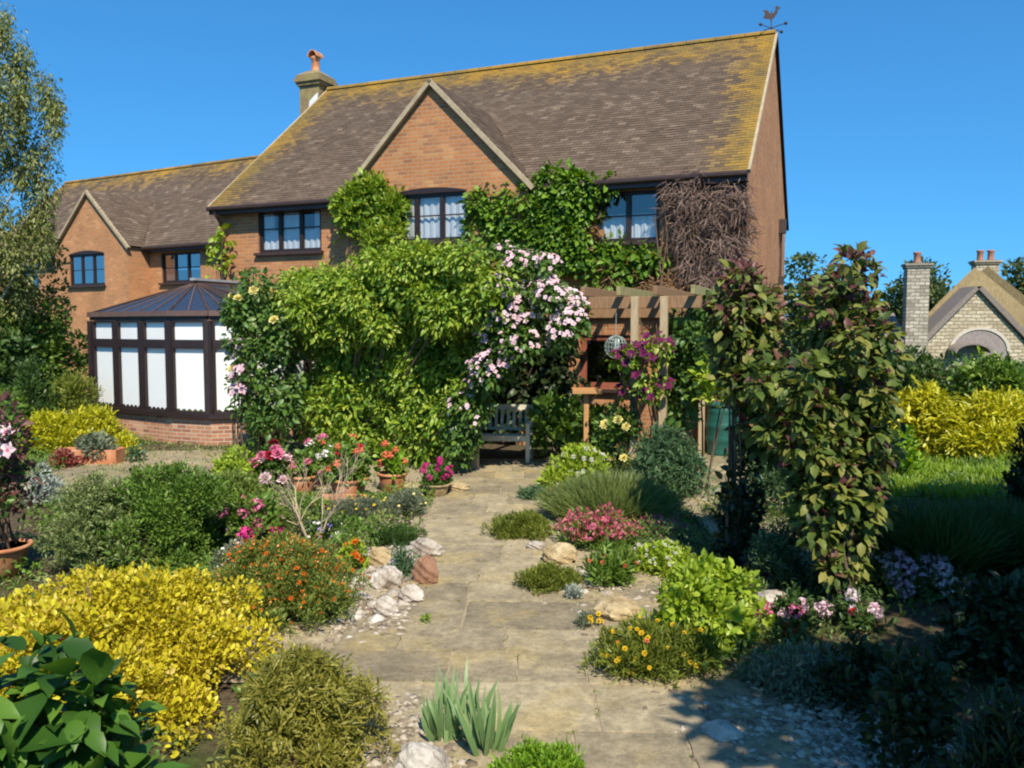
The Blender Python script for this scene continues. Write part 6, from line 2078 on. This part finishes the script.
# low litter and seedlings over the beds so that no bare soil shows flat
def ground_cover(areas, n, seed):
    r = np.random.default_rng(seed)
    w = np.array([(a[1] - a[0]) * (a[3] - a[2]) for a in areas]); w = w / w.sum()
    k = r.choice(len(areas), n, p=w)
    A = np.array([a[:4] for a in areas])[k]
    t = r.random((n, 2))
    P = np.stack([A[:, 0] + (A[:, 1] - A[:, 0]) * t[:, 0], A[:, 2] + (A[:, 3] - A[:, 2]) * t[:, 1], np.full(n, .004)], 1)
    fld = np.sin(P[:, 0] * 2.1 + 1.3) * np.sin(P[:, 1] * 1.7) + .5 * np.sin(P[:, 0] * 5.3) * np.sin(P[:, 1] * 4.1 + 2)
    keep = fld + r.normal(size=n) * .5 > -.35
    P = P[keep]; n = len(P)
    ax = rand_dirs(n, r) * .8 + V(0, 0, .8)
    o = scatter('ground_cover', P, ax, rand_dirs(n, r) * .6 + V(0, -.2, 1), r.uniform(.03, .09, n), r.uniform(.012, .035, n), T_RH, L['dull'])
    tag(o, kind='stuff')
    o2 = scatter('leaf_litter', P[: n // 3] + r.normal(size=(n // 3, 3)) * V(.1, .1, 0), rand_dirs(n // 3, r) * V(1, 1, .2), V(0, 0, 1) + rand_dirs(n // 3, r) * .3, .05, .025, T_RH, L['deadleaf'])
    tag(o2, kind='stuff')
ground_cover([(-4.5, -1.2, 3.0, 5.1), (-5.5, -1.3, 6.3, 11.1), (-9, -1.4, 10, 16), (1.3, 2.2, 5, 12), (2.2, 9, 3, 15), (-12, -7.5, 9, 18), (.9, 2.2, 8, 13.5)], 46000, 9)

def undergrowth(areas, n, leaf, zmax, Lf, Wf, seed, tmpl=T_OV):
    r = np.random.default_rng(seed)
    w = np.array([(a[1] - a[0]) * (a[3] - a[2]) for a in areas]); w = w / w.sum()
    A = np.array(areas)[r.choice(len(areas), n, p=w)]
    t = r.random((n, 2))
    x = A[:, 0] + (A[:, 1] - A[:, 0]) * t[:, 0]; y_ = A[:, 2] + (A[:, 3] - A[:, 2]) * t[:, 1]
    ph = r.uniform(0, 6, 4)
    fld = np.sin(x * 2.7 + ph[0]) * np.sin(y_ * 2.2 + ph[1]) + .7 * np.sin(x * 6.1 + ph[2]) * np.sin(y_ * 5.2 + ph[3])
    keep = fld > -.1 + r.normal(size=n) * .15
    x, y_, fld = x[keep], y_[keep], fld[keep]
    m = len(x)
    z = r.random(m) ** .8 * zmax * np.clip(fld + .3, .15, 1.2)
    d = rand_dirs(m, r) + V(0, 0, .5)
    o = scatter('undergrowth', np.stack([x, y_, z + .01], 1), d, rand_dirs(m, r) * .7 + V(0, -.2, 1), Lf * r.uniform(.6, 1.4, m), Wf * r.uniform(.6, 1.4, m), tmpl, L[leaf])
    tag(o, kind='stuff')
bedL = [(-5.6, -1.35, 6.45, 10.8), (-4.2, -1.3, 3.4, 5.0), (-9.5, -7.0, 10.5, 16.2), (-3.2, -1.0, 8.6, 11.0)]
bedR = [(1.2, 2.15, 5.0, 12.5), (.7, 1.6, 8.4, 12.6), (2.3, 8.5, 4.2, 10.5), (3.6, 10.0, 9, 16)]
undergrowth(bedL, 26000, 'mid', .20, .05, .024, 1)
undergrowth(bedL, 20000, 'olive', .16, .045, .014, 2, T_RH)
undergrowth(bedR, 42000, 'dark', .18, .055, .026, 3)
undergrowth(bedR[:2] + [(2.3, 3.4, 7.0, 10)], 12000, 'olive', .16, .045, .014, 4, T_RH)
# moss and seedlings in the joints of the paving
r = np.random.default_rng(77)
P = []
for y0, y1, xs in rows[:22]:
    for k in range(26):
        if r.random() < .45: P.append((r.uniform(xs[0], xs[-1]), y0 + r.normal() * .008))
    for x_ in xs:
        for k in range(6):
            if r.random() < .4: P.append((x_ + r.normal() * .008, r.uniform(y0, y1)))
P = np.array(P); cr_, sr_ = math.cos(-.03), math.sin(-.03)
P = np.stack([P[:, 0] * cr_ - (P[:, 1] - 8) * sr_, 8 + P[:, 0] * sr_ + (P[:, 1] - 8) * cr_], 1)
P = np.repeat(P, 9, 0) + r.normal(size=(len(P) * 9, 2)) * .012
m = len(P)
o = scatter('moss', np.concatenate([P, np.full((m, 1), .012)], 1), rand_dirs(m, r) * .7 + V(0, 0, .7), rand_dirs(m, r) + V(0, 0, .8), r.uniform(.010, .026, m), r.uniform(.006, .014, m), T_RH, L['mat'])
tag(o, kind='stuff')

# things of one kind share a group
GROUPS = {'rock': 'rocks edging the beds and the path', 'flowerpot': 'flowerpots under the great vine', 'geranium_plant': 'geraniums in terracotta pots', 'copper_shrub': 'copper tinged shrubs',
          'golden_conifer': 'golden conifers before the conservatory', 'brick_house': 'brick houses', 'juniper': 'spreading junipers', 'broadleaf_tree': 'trees around the garden', 'lavender_bush': 'lavender clumps',
          'dead_vine': 'dead vines on the house', 'planting_trough': 'terracotta planting troughs', 'sempervivum': 'rosette succulents by the trough', 'heather_mat': 'heather mats beside the path', 'sedum_plant': 'silver grey edging plants',
          'clematis': 'clematis plants in flower', 'ivy': 'ivies on the house', 'conifer': 'small green conifers', 'shrub': 'garden shrubs', 'rose_bush': 'rose bushes', 'dahlia_plant': 'pink headed flowers in half shade',
          'silver_plant': 'silver leaved plants', 'white_flower_bush': 'white flowered lime bushes', 'white_flower_plant': 'low white flowered plants', 'yellow_flower_plant': 'yellow flowered low plants', 'pink_flower_plant': 'pink flowered low plants',
          'wall_shrub': 'shrubs trained on the house wall'}
for o in COL.objects:
    if o.parent is None and o.get('category') and not o.get('group'):
        g_n = GROUPS.get(o.name.split('.')[0])
        if g_n: o['group'] = g_n
